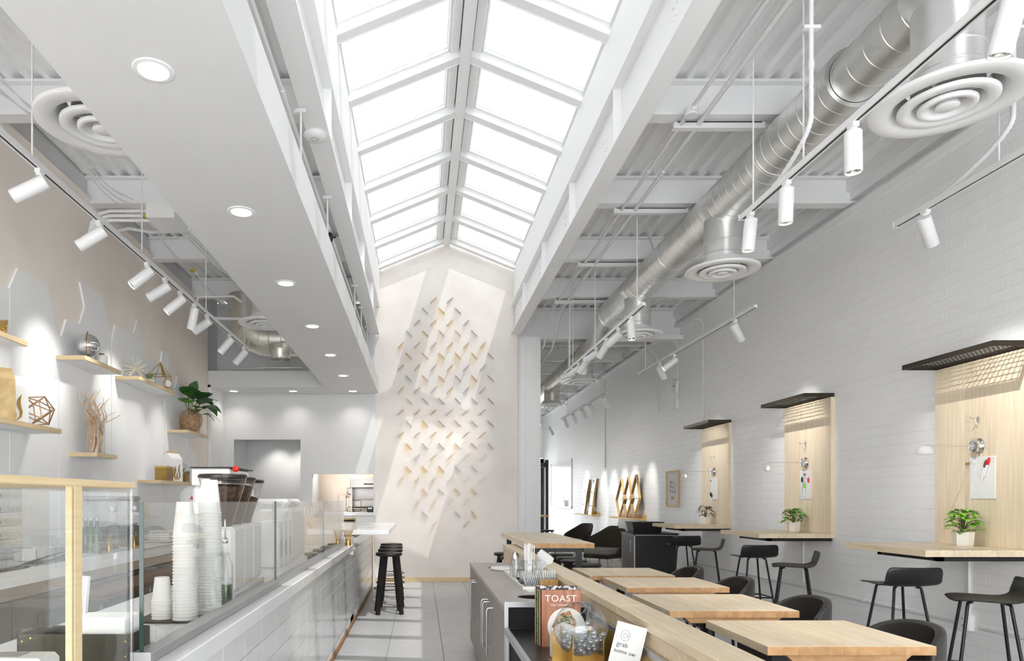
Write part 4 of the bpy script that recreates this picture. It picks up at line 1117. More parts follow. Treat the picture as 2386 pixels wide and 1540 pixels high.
pot_plant('potted_plant', 'bright lime plant in a white hexagonal pot on the nearest counter', (XR-.19, 5.50, ZC), 'leaf_lime', 1.0, 60, .085, .06, .14, seed=2, up=1.5)
pot_plant('potted_plant', 'green round-leaved plant in a white pot on the middle counter', (XR-.19, 8.00, ZC), 'leaf_mid', .95, 36, .10, .085, .13, seed=6, up=1.4)
pot_plant('potted_plant', 'dark red-leaved plant in a white pot on the farthest counter', (XR-.19, 10.47, ZC), 'leaf_red', .95, 22, .12, .055, .13, seed=9, up=1.6)

# conduit and outlet on the lower brick wall
conduit('vertical conduit below the nearest wall counter', [(XR-.02, 5.65, .92), (XR-.02, 5.65, .45)], .013)
conduit('vertical conduit below the middle wall counter', [(XR-.02, 8.1, .94), (XR-.02, 8.1, .42)], .013)
conduit('long horizontal conduit low on the brick wall', [(XR-.018, 4.2, .36), (XR-.018, 5.55, .36)], .013)
conduit('long far stretch of low horizontal conduit on the brick wall', [(XR-.018, 5.8, .37), (XR-.018, 11.5, .37)], .013, [(XR-.018, 7.0, .37)])
t = thing('outlet_box', 'white double outlet box low on the brick wall under the nearest counter', 'outlet', (XR, 5.67, .38))
g = G(); g.cbox(-.05, -.001, -.055, .055, -.06, .075, .004); g.build('box', 'white_plastic', t)
g = G(); g.cbox(-.008, 0, -.05, .05, -.055, .07, .002, M=T(-.05, 0, 0)); g.build('cover', 'white_plastic', t)
for dz in (-.02, .035):
    g = G(); g.lathe([(0, .0), (.018, 0), (.018, .003), (0, .003)], 16, M=T(-.058, 0, dz) @ rotto((-1, 0, 0))); g.build('socket', 'white_plastic', t)
    g = G(); g.box(-.0625, -.061, -.008, -.005, dz-.005, dz+.006); g.box(-.0625, -.061, .005, .008, dz-.005, dz+.006); g.build('slots', 'text_dark', t)

# ---- low-back bar stools (black shell on four rods)
def shell_stool():
    t = thing('bar_stool', 'x', 'bar stool', (0, 0, 0), 0, 'black low-backed bar stools at the wall counters')
    prof = [(.205, -.012), (.17, -.002), (.08, 0), (-.05, -.006), (-.12, -.004), (-.165, .018), (-.19, .05), (-.203, .085), (-.212, .125), (-.215, .145)]
    wid = [.185, .205, .213, .215, .215, .215, .214, .212, .206, .185]
    m = 9; vs = []; fs = []
    for i, ((f, z), w) in enumerate(zip(prof, wid)):
        for j in range(m):
            s = -1+2*j/(m-1); cup = .012*s*s if i < 6 else 0; fw = .03*s*s if i >= 6 else 0
            vs.append((s*w, f+fw, .74+z+cup))
    for i in range(len(prof)-1):
        for j in range(m-1): fs.append((i*m+j, i*m+j+1, (i+1)*m+j+1, (i+1)*m+j))
    g = G(); g.add(vs, [f[::-1] for f in fs], True); o = g.build('shell', 'black_plastic', t)
    so = o.modifiers.new('thick', 'SOLIDIFY'); so.thickness = .013; so.offset = -1
    sb = o.modifiers.new('smooth', 'SUBSURF'); sb.levels = 1; sb.render_levels = 2
    tops = [(.10, .12), (-.10, .12), (.10, -.10), (-.10, -.10)]; feet = [(.19, .21), (-.19, .21), (.19, -.19), (-.19, -.19)]
    for (a, b), (c, d) in zip(tops, feet):
        g = G(); g.tube([(a*.75, b*.8, .72), (a, b, .715), (a+(c-a)*.05, b+(d-b)*.05, .69), (c, d, .0)], .0105, 10); g.build('leg', 'black_metal', t)
    k = .36; P = [(a+(c-a)*(1-k/.72), b+(d-b)*(1-k/.72), k-.08) for (a, b), (c, d) in zip(tops, feet)]
    P = [(a+(c-a)*(.72-.27)/.72, b+(d-b)*(.72-.27)/.72, .27) for (a, b), (c, d) in zip(tops, feet)]
    g = G()
    for i, j in ((0, 1), (1, 3), (3, 2), (2, 0)): g.tube([P[i], P[j]], .008, 8)
    g.build('foot_rail', 'black_metal', t)
    return t
st0 = shell_stool()
def ang(dx, dy): return math.atan2(-dx, dy)
for k, (x, y, d, lb) in enumerate([
    (3.87, 10.10, (.05, 1), 'farthest black bar stool, its back to us in front of the dark cabinet'),
    (3.84, 9.15, (-.93, .36), 'black bar stool seen from the side below the farthest counter'),
    (3.92, 8.05, (.05, 1), 'black bar stool with its back to us below the middle counter'),
    (3.78, 6.90, (-.9, .42), 'black bar stool seen from the side between the middle and nearest counters'),
    (3.80, 5.42, (.05, 1), 'black bar stool with its back to us below the nearest counter'),
    (3.80, 4.58, (-.88, .46), 'nearest black bar stool, seen from the side at the right edge')]):
    place(st0, k == 0, (x, y, 0), ang(*d), lb)

# ---- small dining tables of maple staves
def cafe_table(label, x0, x1, y0, y1, z=.75):
    t = thing('cafe_table', label, 'table', ((x0+x1)/2, (y0+y1)/2, 0), 0, 'square maple cafe tables')
    W = x1-x0; D = y1-y0; n = 11; w = W/n
    for k in range(n):
        a = -W/2+k*w
        g = G(); c = .0012; g.cbox(a+.0003, a+w-.0003, -D/2+.002, D/2-.002, z-.04, z, c); st = g.build('stave', 'maple', t)
        g = G(); g.box(a+.0003, a+w-.0003, -D/2, -D/2+.0022, z-.0395, z-.001); g.build('end_grain', 'maple_end', st)
    g = G(); g.prism([(-W/2+.09, -D/2+.02, z-.04), (W/2-.09, -D/2+.02, z-.04), (W/2-.13, -D/2+.02, z-.075), (-W/2+.13, -D/2+.02, z-.075)], (0, .03, 0))
    g.prism([(-W/2+.09, D/2-.05, z-.04), (W/2-.09, D/2-.05, z-.04), (W/2-.13, D/2-.05, z-.075), (-W/2+.13, D/2-.05, z-.075)], (0, .03, 0)); g.build('under_rail', 'maple_end', t)
    g = G(); g.box(-.2, .2, -.25, .25, z-.06, z-.042); g.build('mount_plate', 'black_metal', t)
    g = G(); g.lathe([(.036, .012), (.036, z-.06)], 20); g.build('pedestal', 'black_metal', t)
    g = G(); g.cbox(-.28, .28, -.035, .035, 0, .014, .003); g.cbox(-.035, .035, -.28, .28, 0, .014, .003); g.build('foot', 'black_metal', t)
    return t
cafe_table('farthest square maple table beside the half wall', 1.45, 2.19, 5.87, 6.55)
cafe_table('second farthest square maple table beside the half wall', 1.53, 2.30, 5.08, 5.74)
cafe_table('third square maple table, behind the large front one', 1.46, 2.22, 4.00, 4.72)
cafe_table('large near square maple table in the right foreground', 1.54, 2.29, 3.03, 3.69)
cafe_table('maple table barely showing at the bottom edge', 1.56, 2.30, 2.10, 2.76)

# ---- leather tub chairs
def tub_chair():
    t = thing('tub_chair', 'x', 'chair', (0, 0, 0), 0, 'black leather chairs at the maple tables')
    # local +y is forward
    m = 17; rows = [(.42, .96), (.50, 1.0), (.62, 1.03), (.72, 1.05), (.79, 1.05), (.815, 1.03)]; vs = []; fs = []
    for i, (z, s) in enumerate(rows):
        for j in range(m):
            u = -1+2*j/(m-1); a = u*1.25; zz = z - (.02+.10*abs(u)**3)*((z-.42)/.4)
            vs.append((.27*s*math.sin(a)*1.02, .06-.27*s*math.cos(a), zz))
    for i in range(len(rows)-1):
        for j in range(m-1): fs.append((i*m+j, i*m+j+1, (i+1)*m+j+1, (i+1)*m+j))
    g = G(); g.add(vs, fs, True); o = g.build('backrest', 'leather', t)
    so = o.modifiers.new('thick', 'SOLIDIFY'); so.thickness = .045; so.offset = -1
    sb = o.modifiers.new('smooth', 'SUBSURF'); sb.levels = 1; sb.render_levels = 2
    g = G(); g.cbox(-.22, .22, -.2, .24, .40, .48, .02); o = g.build('seat', 'leather', t)
    for a, b in ((.19, .2), (-.19, .2), (.19, -.17), (-.19, -.17)):
        g = G(); g.tube([(a*.8, b*.8, .41), (a*1.08, b*1.08, 0)], [.014, .010], 8); g.build('leg', 'black_metal', t)
    return t
tc = tub_chair()
for k, (x, y, lb) in enumerate([
    (2.36, 6.28, 'farthest black leather chair, at the farthest maple table'),
    (2.40, 5.42, 'second farthest black leather chair, at the second maple table'),
    (2.34, 4.33, 'third black leather chair, beside the third maple table'),
    (2.34, 3.42, 'nearest black leather chair, beside the large front table')]):
    place(tc, k == 0, (x, y, 0), ang(-1, .02), lb)

# ---- half wall and bench behind the tables
HX0, HX1, HZ = .96, 1.086, .89
t = thing('half_wall', 'long maple half wall between condiment counter and tables', 'half wall', (HX0, 7.89, 0))
ys = [1.6, 3.30, 5.30, 7.89]
for k in range(3):
    a, b = ys[k], ys[k+1]
    g = G(); g.cbox(HX0-.012, HX1+.012, a+.0008, b-.0008, HZ-.042, HZ, .003); g.build('cap_board', 'maple', t, True)
    g = G(); g.cbox(HX0+.004, HX1-.004, a+.005, b-.005, 0, HZ-.042, .002); g.build('side_panel', 'maple_x', t, True)
g = G(); g.box(HX0, HX1, 7.885, 7.905, 0, HZ-.042); g.build('end_strip', 'ledge_wood', t, True)
g = G(); g.box(HX1-.002, HX1+.002, 1.6, 7.88, .2, HZ-.06); g.build('inner_face', 'alu_satin', t, True)
t = thing('bench_seat', 'dark upholstered bench along the half wall behind the tables', 'bench', (HX1, 4.5, 0))
g = G(); g.cbox(.01, .40, -2.6, 2.2, .38, .46, .015); g.build('cushion', 'leather', t)
g = G(); g.box(.03, .37, -2.58, 2.18, 0, .38); g.build('base', 'maple_x', t)

# ---- high community table with stools
def bar_table(name, label, x0, x1, y0, y1, z, n=8):
    t = thing(name, label, 'table', ((x0+x1)/2, (y0+y1)/2, 0))
    W = x1-x0; D = y1-y0
    for k in range(n):
        w = W/n; a = -W/2+k*w
        g = G(); g.cbox(a+.0003, a+w-.0003, -D/2+.002, D/2, z-.05, z, .0015); st = g.build('stave', 'maple', t)
        g = G(); g.box(a+.0003, a+w-.0003, -D/2, -D/2+.0022, z-.049, z-.001); g.build('end_grain', 'maple_end', st)
    g = G()
    for y in (-D/2+.12, D/2-.12): g.box(-W/2+.06, W/2-.10, y-.03, y+.03, z-.095, z-.05)
    g.box(-.03, .03, -D/2+.12, D/2-.12, z-.09, z-.05); g.build('apron', 'black_metal', t)
    for x in (-W/2+.09, W/2-.13):
        for y in (-D/2+.12, D/2-.12):
            g = G(); g.bar((x, y, 0), (x, y, z-.09), .055, .055); g.build('leg', 'black_metal', t)
    return t
bar_table('community_table', 'high maple community table past the end of the half wall', 1.06, 1.73, 6.79, 9.0, .97)
def round_stool(h, nm, group):
    t = thing(nm, 'x', 'stool', (0, 0, 0), 0, group)
    g = G(); g.lathe([(0, h-.042), (.150, h-.042), (.163, h-.034), (.166, h-.012), (.158, h-.002), (.14, h), (.08, h-.006), (0, h-.008)], 32, brk=60); g.build('seat', 'black_wood', t)
    for k in range(4):
        a = PI/4+k*PI/2+.12; c, s = math.cos(a), math.sin(a); f = .175/.166
        g = G(); g.bar((.105*c*1.0, .105*s, h-.04), (.205*c, .205*s, 0), .046, .036, up=(c, s, 0)); g.build('leg', 'black_wood', t)
    zr = h*.41; rr = .105+(.205-.105)*(1-zr/h)+.022
    g = G(); g.tube([(rr*math.cos(2*PI*k/40), rr*math.sin(2*PI*k/40), zr) for k in range(40)], .006, 8, closed=True); g.build('foot_ring', 'black_metal', t)
    return t
s0 = round_stool(.75, 'round_stool', 'black round stools at the white bar')
for k, (x, y, lb) in enumerate([(-.394, 8.47, 'nearest black round stool under the white bar top'), (-.402, 9.07, 'second black round stool in the row under the white bar'),
                                (-.416, 9.66, 'third black round stool in the row under the white bar'), (-.437, 10.25, 'farthest black round stool in the row, next to the feature wall')]):
    place(s0, k == 0, (x, y, 0), 0, lb)
s1 = round_stool(.65, 'round_stool', 'black round stools at the community table')
for k, (x, y, lb) in enumerate([(1.98, 9.6, 'farthest black stool at the right side of the community table'), (1.95, 9.0, 'second farthest black stool beside the community table'),
                                (1.92, 8.55, 'third black stool beside the community table'), (1.96, 8.05, 'nearest black stool beside the community table'),
                                (1.21, 9.75, 'black stool showing left of the half wall end'), (1.23, 9.15, 'black stool mostly hidden behind the half wall end')]):
    place(s1, k == 0, (x, y, 0), .3*k, lb)

# ---- dark trash cabinet, bin and far furniture
t = thing('dark_cabinet', 'black cabinet with pale metal edges beside the brick wall', 'cabinet', (3.44, 11.0, 0))
g = G(); g.box(.012, .69, .012, .66, 0, .84); g.build('body', 'black_plastic', t)
g = G(); g.cbox(-.02, .72, -.02, .70, .84, .862, .004); g.build('top', 'black_metal', t)
g = G(); g.box(0, .012, .03, .64, .03, .825); d = g.build('door', 'cab_brown', t)
g = G(); g.tube([(-.005, .10, .74), (-.03, .10, .74), (-.03, .10, .56), (-.005, .10, .56)], .006, 8); g.build('handle', 'alu', d)
g = G()
for x, y in ((0, 0), (.68, 0), (0, .65)): g.box(x, x+.018, y, y+.018, 0, .84)
g.box(0, .70, 0, .014, .825, .84); g.box(0, .014, 0, .66, .825, .84); g.build('edge_trim', 'alu_satin', t)
t = thing('bus_bin', 'black bus bin standing on the dark cabinet', 'bin', (3.70, 11.3, .862))
a, b = (.22, .16), (.25, .19)
g = G(); g.hexa([(-a[0], -a[1], 0), (a[0], -a[1], 0), (a[0], a[1], 0), (-a[0], a[1], 0), (-b[0], -b[1], .17), (b[0], -b[1], .17), (b[0], b[1], .17), (-b[0], b[1], .17)]); g.build('tub', 'black_plastic', t)
g = G(); g.cbox(-.265, .265, -.205, .205, .165, .18, .004); g.build('rim', 'black_metal', t)
def lounge(label, x, y, rz, m, pad):
    t = thing('lounge_chair', label, 'armchair', (x, y, 0), rz, 'lounge chairs by the brick wall')
    g = G(); vs = []; fs = []; mm = 13
    rows = [(.30, .34), (.45, .37), (.62, .40), (.82, .42)]
    for i, (z, r_) in enumerate(rows):
        for j in range(mm):
            u = -1+2*j/(mm-1); a_ = u*1.75; drop = max(0, abs(u)-.35)/.65
            zz = z if i == 0 else z-(z-.34)*.60*drop**.8
            vs.append((r_*math.sin(a_), .05-r_*math.cos(a_)-.03*i, zz))
    for i in range(3):
        for j in range(mm-1): fs.append((i*mm+j, i*mm+j+1, (i+1)*mm+j+1, (i+1)*mm+j))
    g.add(vs, fs, True); o = g.build('shell', m, t); s_ = o.modifiers.new('thick', 'SOLIDIFY'); s_.thickness = .05; s_.offset = 0
    sb = o.modifiers.new('smooth', 'SUBSURF'); sb.levels = 1; sb.render_levels = 1
    g = G(); g.cbox(-.30, .30, -.22, .36, .30, .42, .03); g.build('seat_cushion', pad, t)
    g = G(); g.cbox(-.29, .29, -.20, .34, .22, .30, .01); g.build('seat_base', m, t)
    for a_, b_ in ((.25, .3), (-.25, .3), (.25, -.18), (-.25, -.18)):
        g = G(); g.tube([(a_, b_, .23), (a_*1.15, b_*1.1, 0)], [.016, .011], 8); g.build('leg', 'ledge_wood', t)
lounge('olive upholstered armchair beside the community table', 3.78, 14.0, ang(-.75, -.66), 'fabric_olive', 'fabric_grey')
lounge('dark brown upholstered armchair farther back by the brick wall', 3.88, 17.2, ang(-.9, -.4), 'fabric_dark', 'fabric_grey')
lounge('dark armchair half hidden between the other two armchairs', 4.02, 15.5, ang(-1, -.2), 'fabric_dark', 'fabric_grey')
t = thing('side_table', 'tiny wood table at the far end beside the white column', 'table', (3.15, 18.0, 0))
g = G(); g.cbox(-.35, .18, -.3, .3, .96, 1.0, .003); g.build('top', 'ledge_wood', t)
g = G(); g.box(-.04, .04, -.04, .04, 0, .96); g.build('post', 'black_metal', t)
g = G(); g.cbox(-.3, .14, -.2, .2, 0, .02, .003); g.build('foot', 'black_metal', t)
t = place(copy_tree(s1), True, (3.20, 17.2, 0), .5, 'dark stool at the far end below the tiny table')
t = thing('frame_post', 'dark post and crossbar of the tall frame at the far end', 'post', (4.25, 23.0, 0))  # part of the tall dark frame at the far end
g = G(); g.box(-.05, .05, -.05, .05, 0, 2.75); g.build('post', 'window_dark', t)
g = G(); g.box(-.4, .05, -.06, .06, 2.5, 2.66); g.build('crossbar', 'window_dark', t)

# ---- right wall: ledges with mirrors, print, whiteboard
def ledge(label, y0, y1, z):
    t = thing('picture_ledge', label, 'ledge', (XR, y0, z), 0, 'wood ledges on the brick wall')
    g = G(); g.cbox(-.22, -.001, 0, y1-y0, 0, .035, .003); g.build('shelf', 'ledge_wood', t)
    g = G(); g.cbox(-.022, -.001, 0, y1-y0, .035, .11, .003); g.build('back_rail', 'ledge_wood', t)
ledge('near wood ledge holding the lattice of three mirrors', 13.75, 15.7, .99)
ledge('far wood ledge holding two slender mirrors', 17.3, 19.3, .99)
def hex_mirror(label, yc, z0, w, h, x):
    t = thing('hex_mirror', label, 'mirror', (x, yc, z0), 0, 'tall faceted mirrors')
    P = [(0, 0), (w/2, h*.42), (0, h), (-w/2, h*.42)]
    P = [(.0, 0), (w*.5, h*.45), (w*.14, h), (-w*.14, h), (-w*.5, h*.45)]
    P = [(0, 0), (w*.5, h*.46), (w*.02, h), (-w*.02, h), (-w*.5, h*.46)]
    lean = .05
    g = G()
    for i in range(5):
        a_, b_ = P[i], P[(i+1) % 5]
        A = Vector((lean*a_[1]/h, a_[0], a_[1])); Bv = Vector((lean*b_[1]/h, b_[0], b_[1]))
        g.bar(A, Bv, .022, .045, up=(1, 0, 0))
    g.build('frame', 'ledge_wood', t)
    g = G(); g.prism([(lean*p[1]/h+.004, p[0]*.96, p[1]*.97+.01) for p in P], (.004, 0, 0)); g.build('glass', 'mirror', t)
    g = G(); g.bar((lean*.46, -w*.5, h*.46), (lean*.46, w*.5, h*.46), .012, .03, up=(1, 0, 0)); g.build('cross_bar', 'ledge_wood', t)
for k in range(3):
    hex_mirror(['rightmost mirror of the gold lattice trio', 'middle mirror of the gold lattice trio', 'leftmost mirror of the gold lattice trio'][k], 14.1+.48*k, 1.026, .62, .86+.03*(1-k), XR-.15-.012*k)
for k in range(2):
    t = thing('slender_mirror', ['right slender slanted mirror on the far ledge', 'left slender slanted mirror on the far ledge'][k], 'mirror', (XR-.15, 17.75+.75*k, 1.026), 0, 'tall faceted mirrors')
    P = [(0, -.12, 0), (0, .22, 0), (.06, .30, .40), (.10, .10, .92), (.10, -.24, .92), (.05, -.14, .5)]
    g = G(); g.prism(P, (.05, 0, 0)); g.build('frame', 'gold', t)
    g = G(); g.prism([(p[0]-.004, p[1]*.92, p[2]*.97+.012) for p in P], (.003, 0, 0)); g.build('glass', 'mirror', t)
t = thing('candle_ball', 'small pale ball between the slender mirrors', 'ornament', (XR-.14, 18.1, 1.026))
g = G(); g.ball((0, 0, .05), .05, 14, 10); g.build('ball', 'wax', t)
g = G(); g.lathe([(0, 0), (.03, 0), (.03, .008)], 12); g.build('foot', 'gold', t)
t = thing('framed_print', 'narrow gold framed print on the brick wall', 'picture', (XR-.002, 12.3, 1.60))
g = G(); w2, h2 = .32, .33
g.box(-.03, 0, -w2, w2, h2-.03, h2); g.box(-.03, 0, -w2, w2, -h2, -h2+.03); g.box(-.03, 0, -w2, -w2+.05, -h2+.03, h2-.03); g.box(-.03, 0, w2-.05, w2, -h2+.03, h2-.03); g.build('frame', 'ledge_wood', t)
g = G(); g.box(-.012, -.008, -w2+.04, w2-.04, -h2+.03, h2-.03); g.build('sheet', 'paper', t)
g = G(); rr = random.Random(4)
for k in range(26): g.ball((-.013, rr.uniform(-.14, .14), rr.uniform(-.08, .16)), rr.uniform(.006, .014), 6, 4)
g.build('dot_drawing', 'print_ink', t)
g = G(); g.box(-.0145, -.012, -.08, .08, -.19, -.13); g.build('label_patch', 'bag_kraft', t)
t = thing('whiteboard', 'large whiteboard at the far end of the brick wall', 'whiteboard', (XR-.002, 20.5, 1.15))
g = G(); g.box(-.02, 0, .05, 3.2, .04, 1.45); g.build('sheet', 'white_plastic', t)
g = G(); g.box(-.03, 0, 0, .05, 0, 1.5); g.box(-.03, 0, 3.2, 3.25, 0, 1.5); g.box(-.05, 0, 0, 3.25, 0, .04); g.build('frame', 'alu_satin', t)
t = thing('soap_dispenser', 'small wall dispenser with amber window beside the whiteboard', 'dispenser', (XR-.03, 21.2, 1.2))
g = G(); g.cbox(-.08, 0, -.06, .06, 0, .2, .01); g.build('body', 'white_plastic', t)
g = G(); g.box(-.085, -.08, -.03, .03, .12, .3); g.build('window', 'bag_kraft', t)

# ================================================================== CONDIMENT COUNTER (centre right)
CZ, CX0, CX1 = .802, .469, .955
t = thing('condiment_counter', 'taupe cabinet counter with long bar handles along the half wall', 'cabinet', (CX0, 3.85, 0))
# counter top with two round drop holes, one white tray slot
def slab_with_holes(x0, x1, y0, y1, z0, z1, holes):
    bm = bmesh.new()
    def ring(z):
        vs = [bm.verts.new(p) for p in ((x0, y0, z), (x1, y0, z), (x1, y1, z), (x0, y1, z))]
        es = [bm.edges.new((vs[i], vs[(i+1) % 4])) for i in range(4)]
        hs = []
        for (cx, cy, r) in holes:
            hv = [bm.verts.new((cx+r*math.cos(2*PI*k/28), cy+r*math.sin(2*PI*k/28), z)) for k in range(28)]
            es += [bm.edges.new((hv[k], hv[(k+1) % 28])) for k in range(28)]; hs.append(hv)
        bmesh.ops.triangle_fill(bm, use_beauty=True, edges=es)
        return vs, hs
    a, ha = ring(z1); b, hb = ring(z0)
    for i in range(4): bm.faces.new((b[i], b[(i+1) % 4], a[(i+1) % 4], a[i]))
    for p, q in zip(ha, hb):
        for k in range(28): bm.faces.new((p[k], p[(k+1) % 28], q[(k+1) % 28], q[k]))
    # triangle_fill also fills the holes' insides: drop faces whose centre lies in a hole
    kill = [f for f in bm.faces if abs(f.normal.z) > .9 and any(math.hypot(f.calc_center_median().x-c[0], f.calc_center_median().y-c[1]) < c[2]*.97 for c in holes)]
    bmesh.ops.delete(bm, geom=kill, context='FACES_ONLY')
    bmesh.ops.recalc_face_normals(bm, faces=bm.faces)
    me = bpy.data.meshes.new('counter_top'); bm.to_mesh(me); bm.free()
    return me
me = slab_with_holes(CX0, CX1, 3.85, 6.53, CZ-.028, CZ, [(.70, 4.22, .10), (.70, 6.05, .10)])
me.materials.append(m_('concrete_top')); o = bpy.data.objects.new('counter_top', me); COL.objects.link(o); o.parent = t; o.location = -Vector(t.location)
for c in ((.70, 4.22), (.70, 6.05)):
    g = G(); g.lathe([(.101, CZ-.20), (.099, CZ-.004)], 28, M=T(c[0], c[1], 0)); g.lathe([(.101, CZ-.2), (0, CZ-.2)], 28, M=T(c[0], c[1], 0)); g.build('waste_chute', 'void_black', t, True)
g = G(); g.box(CX0+.02, CX0+.035, 3.87, 6.50, .08, CZ-.028); g.box(CX0+.02, CX1, 6.48, 6.50, .08, CZ-.028); g.box(CX0+.02, CX1, 3.87, 3.885, .08, CZ-.028); g.box(CX1-.02, CX1, 3.87, 6.5, .08, CZ-.028); g.build('carcass', 'laminate', t, True)
g = G(); g.box(CX0+.05, CX1, 3.9, 6.48, 0, .08); g.build('toe_kick', 'dark_edge', t, True)
dy = [3.88, 4.46, 4.74, 5.30, 5.86, 6.49]
for k in range(5):
    a, b = dy[k]+.003, dy[k+1]-.003
    g = G(); g.cbox(CX0+.002, CX0+.02, a, b, .09, CZ-.034, .002); d = g.build('door', 'laminate', t, True)
    hy = [b-.05, b-.06, a+.05, b-.06, a+.06][k]
    g = G(); g.tube([(CX0+.004, hy, CZ-.10), (CX0-.034, hy, CZ-.10), (CX0-.042, hy, CZ-.115), (CX0-.042, hy, CZ-.40), (CX0-.034, hy, CZ-.415), (CX0+.004, hy, CZ-.415)], .0065, 8)
    h = g.build('handle', 'alu', d); h.data.transform(Matrix.Translation(-Vector(t.location)))
# steel framed open shelf unit in front
t = thing('steel_shelf_unit', 'open steel framed shelf unit in front of the taupe cabinet', 'shelf unit', (CX0, 3.84, 0))
fr = .022; zt_, zs = .83, .68
g = G()
g.box(CX0, CX0+fr, 3.818, 3.84, .0, zt_); g.box(CX1-fr, CX1, 3.818, 3.84, 0, zt_); g.box(CX0+fr, CX1-fr, 3.818, 3.84, zt_-.03, zt_)
g.build('back_frame', 'alu_satin', t, True)
g = G(); g.box(CX0, CX0+fr, 1.5, 3.818, zs-.028, zs+.006); g.build('front_rail', 'alu_satin', t, True)
g = G(); g.box(CX1-.014, CX1+.001, 1.5, 3.84, zs+.07, zs+.098); g.build('back_rail', 'alu_satin', t, True)
g = G(); g.box(CX0+fr, CX1-.006, 1.5, 3.818, zs-.012, zs); g.build('tray', 'tray_steel', t, True)
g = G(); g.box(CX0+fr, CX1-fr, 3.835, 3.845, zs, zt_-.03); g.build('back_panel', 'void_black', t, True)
g = G(); g.box(CX1-.006, CX1, 1.5, 3.82, zs, zs+.07); g.build('side_panel', 'ledge_wood', t, True)
for y in (1.55, 3.80):
    for x in (CX0+.002, CX1-fr):
        g = G(); g.box(x, x+.02, y-.01, y+.01, 0, zs-.028); g.build('leg', 'alu_satin', t, True)
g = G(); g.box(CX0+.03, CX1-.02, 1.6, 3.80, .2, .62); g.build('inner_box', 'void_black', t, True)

# ---- items on the condiment counter
t = thing('serving_platter', 'white round platter lying over the far waste hole', 'platter', (.735, 5.86, CZ))
g = G(); g.lathe([(0, .0), (.125, 0), (.135, .006), (.135, .018), (.128, .022), (0, .022)], 40, brk=50); g.build('disc', 'white_plastic', t)
g = G(); g.lathe([(.03, .022), (.03, .026), (0, .026)], 20); g.build('button', 'white_plastic', t)
t = thing('condiment_tray', 'long white tray set into the condiment counter', 'tray', (.80, 5.05, CZ))
g = G(); g.box(-.115, .115, -.50, .50, .001, .006); g.build('base', 'white_plastic', t)
g = G(); g.box(-.12, -.112, -.5, .5, .001, .022); g.box(.112, .12, -.5, .5, .001, .022); g.box(-.12, .12, -.505, -.5, .001, .022); g.box(-.12, .12, .5, .505, .001, .022); g.build('rim', 'ceramic', t)
g = G(); g.box(.125, .15, -.55, -.05, .0005, .003); g.build('cable_slot', 'void_black', t)
def jar(label, x, y, r, h):
    t = thing('glass_jar', label, 'jar', (x, y, CZ+.006), 0, 'clear glass jars on the condiment tray')
    g = G(); g.lathe([(r*.85, 0), (r, .02), (r, h*.72), (r*.86, h*.86), (r*.86, h), (r*.82, h), (r*.82, h*.86)], 28, brk=70); g.lathe([(r*.85, .002), (0, .002)], 28); g.build('wall', 'glass_jar', t)
    g = G(); g.tube([(r*.88*math.cos(2*PI*k/28), r*.88*math.sin(2*PI*k/28), h*.97) for k in range(28)], .004, 6, closed=True); g.build('rim', 'glass_jar', t)
jar('near clear jar full of paper straws', .80, 5.02, .058, .15)
jar('left clear jar of steel cutlery', .735, 5.22, .052, .14)
jar('right clear jar of plastic spoons', .865, 5.20, .055, .14)
rs = random.Random(8)
for k in range(26):
    a = rs.uniform(0, 2*PI); q = rs.uniform(0, .038); ln = rs.uniform(.24, .27)
    t = thing('straw', 'white paper straw standing in the near jar', 'straw', (.80, 5.02, CZ+.012), 0, 'paper straws in the near jar')
    b = Vector((q*math.cos(a), q*math.sin(a), 0)); e = Vector((q*1.35*math.cos(a)+rs.uniform(-.008, .008), q*1.35*math.sin(a)+rs.uniform(-.008, .008), ln))
    g = G(); g.tube([b, e], .0042, 7); g.build('tube', 'paper', t)
for k in range(12):
    a = rs.uniform(0, 2*PI); e = Vector((.02*math.cos(a)-.01, .02*math.sin(a), .19))
    t = thing('cutlery_piece', 'steel cutlery piece standing in the left jar', 'cutlery', (.735, 5.22, CZ+.012), 0, 'steel cutlery in the left jar')
    b = Vector((.03*math.cos(a), .03*math.sin(a), 0))
    g = G(); g.tube([b, b*.3+e*.7], .0035, 6); g.build('handle', 'chrome', t)
    g = G(); g.leaf(b*.3+e*.7, (e-b), (math.cos(a), math.sin(a), 0), .055, .022, 0, .2, 5); g.build('bowl', 'chrome', t)
for k in range(9):
    u = k/8
    t = thing('plastic_spoon', 'clear plastic spoon fanned out of the right jar', 'spoon', (.865, 5.20, CZ+.012), 0, 'plastic spoons in the right jar')
    d = Vector((.05+.075*u, -.02-.05*u, .20-.06*u))
    g = G(); g.tube([(0, 0, 0), d*.75], .004, 6); g.build('handle', 'white_plastic', t)
    g = G(); g.leaf(d*.72, d, (0, 1, 0), .075, .036, 0, .3, 6); g.build('bowl', 'white_plastic', t)
t = thing('tiny_succulent', 'tiny dark green succulent on the counter tray', 'plant', (.715, 5.00, CZ+.006))
for k in range(14):
    a = k*2.4; g = G(); g.leaf((0, 0, .004), (math.cos(a), math.sin(a), .5+k*.08), (0, 0, 1), .03, .014, 0, .4, 3); g.build('leaf', 'leaf_dark', t)
for k, (x, y, r) in enumerate([(.722, 4.90, .022), (.735, 4.85, .017), (.712, 4.83, .014)]):
    t = thing('pebble', ['largest grey pebble beside the tiny succulent', 'middle grey pebble on the white tray', 'smallest grey pebble on the white tray'][k], 'pebble', (x, y, CZ+.006), 0, 'pebbles on the tray')
    g = G(); g.ball((0, 0, r*.6), r, 12, 8, sq=.6); g.build('stone', 'stone', t)
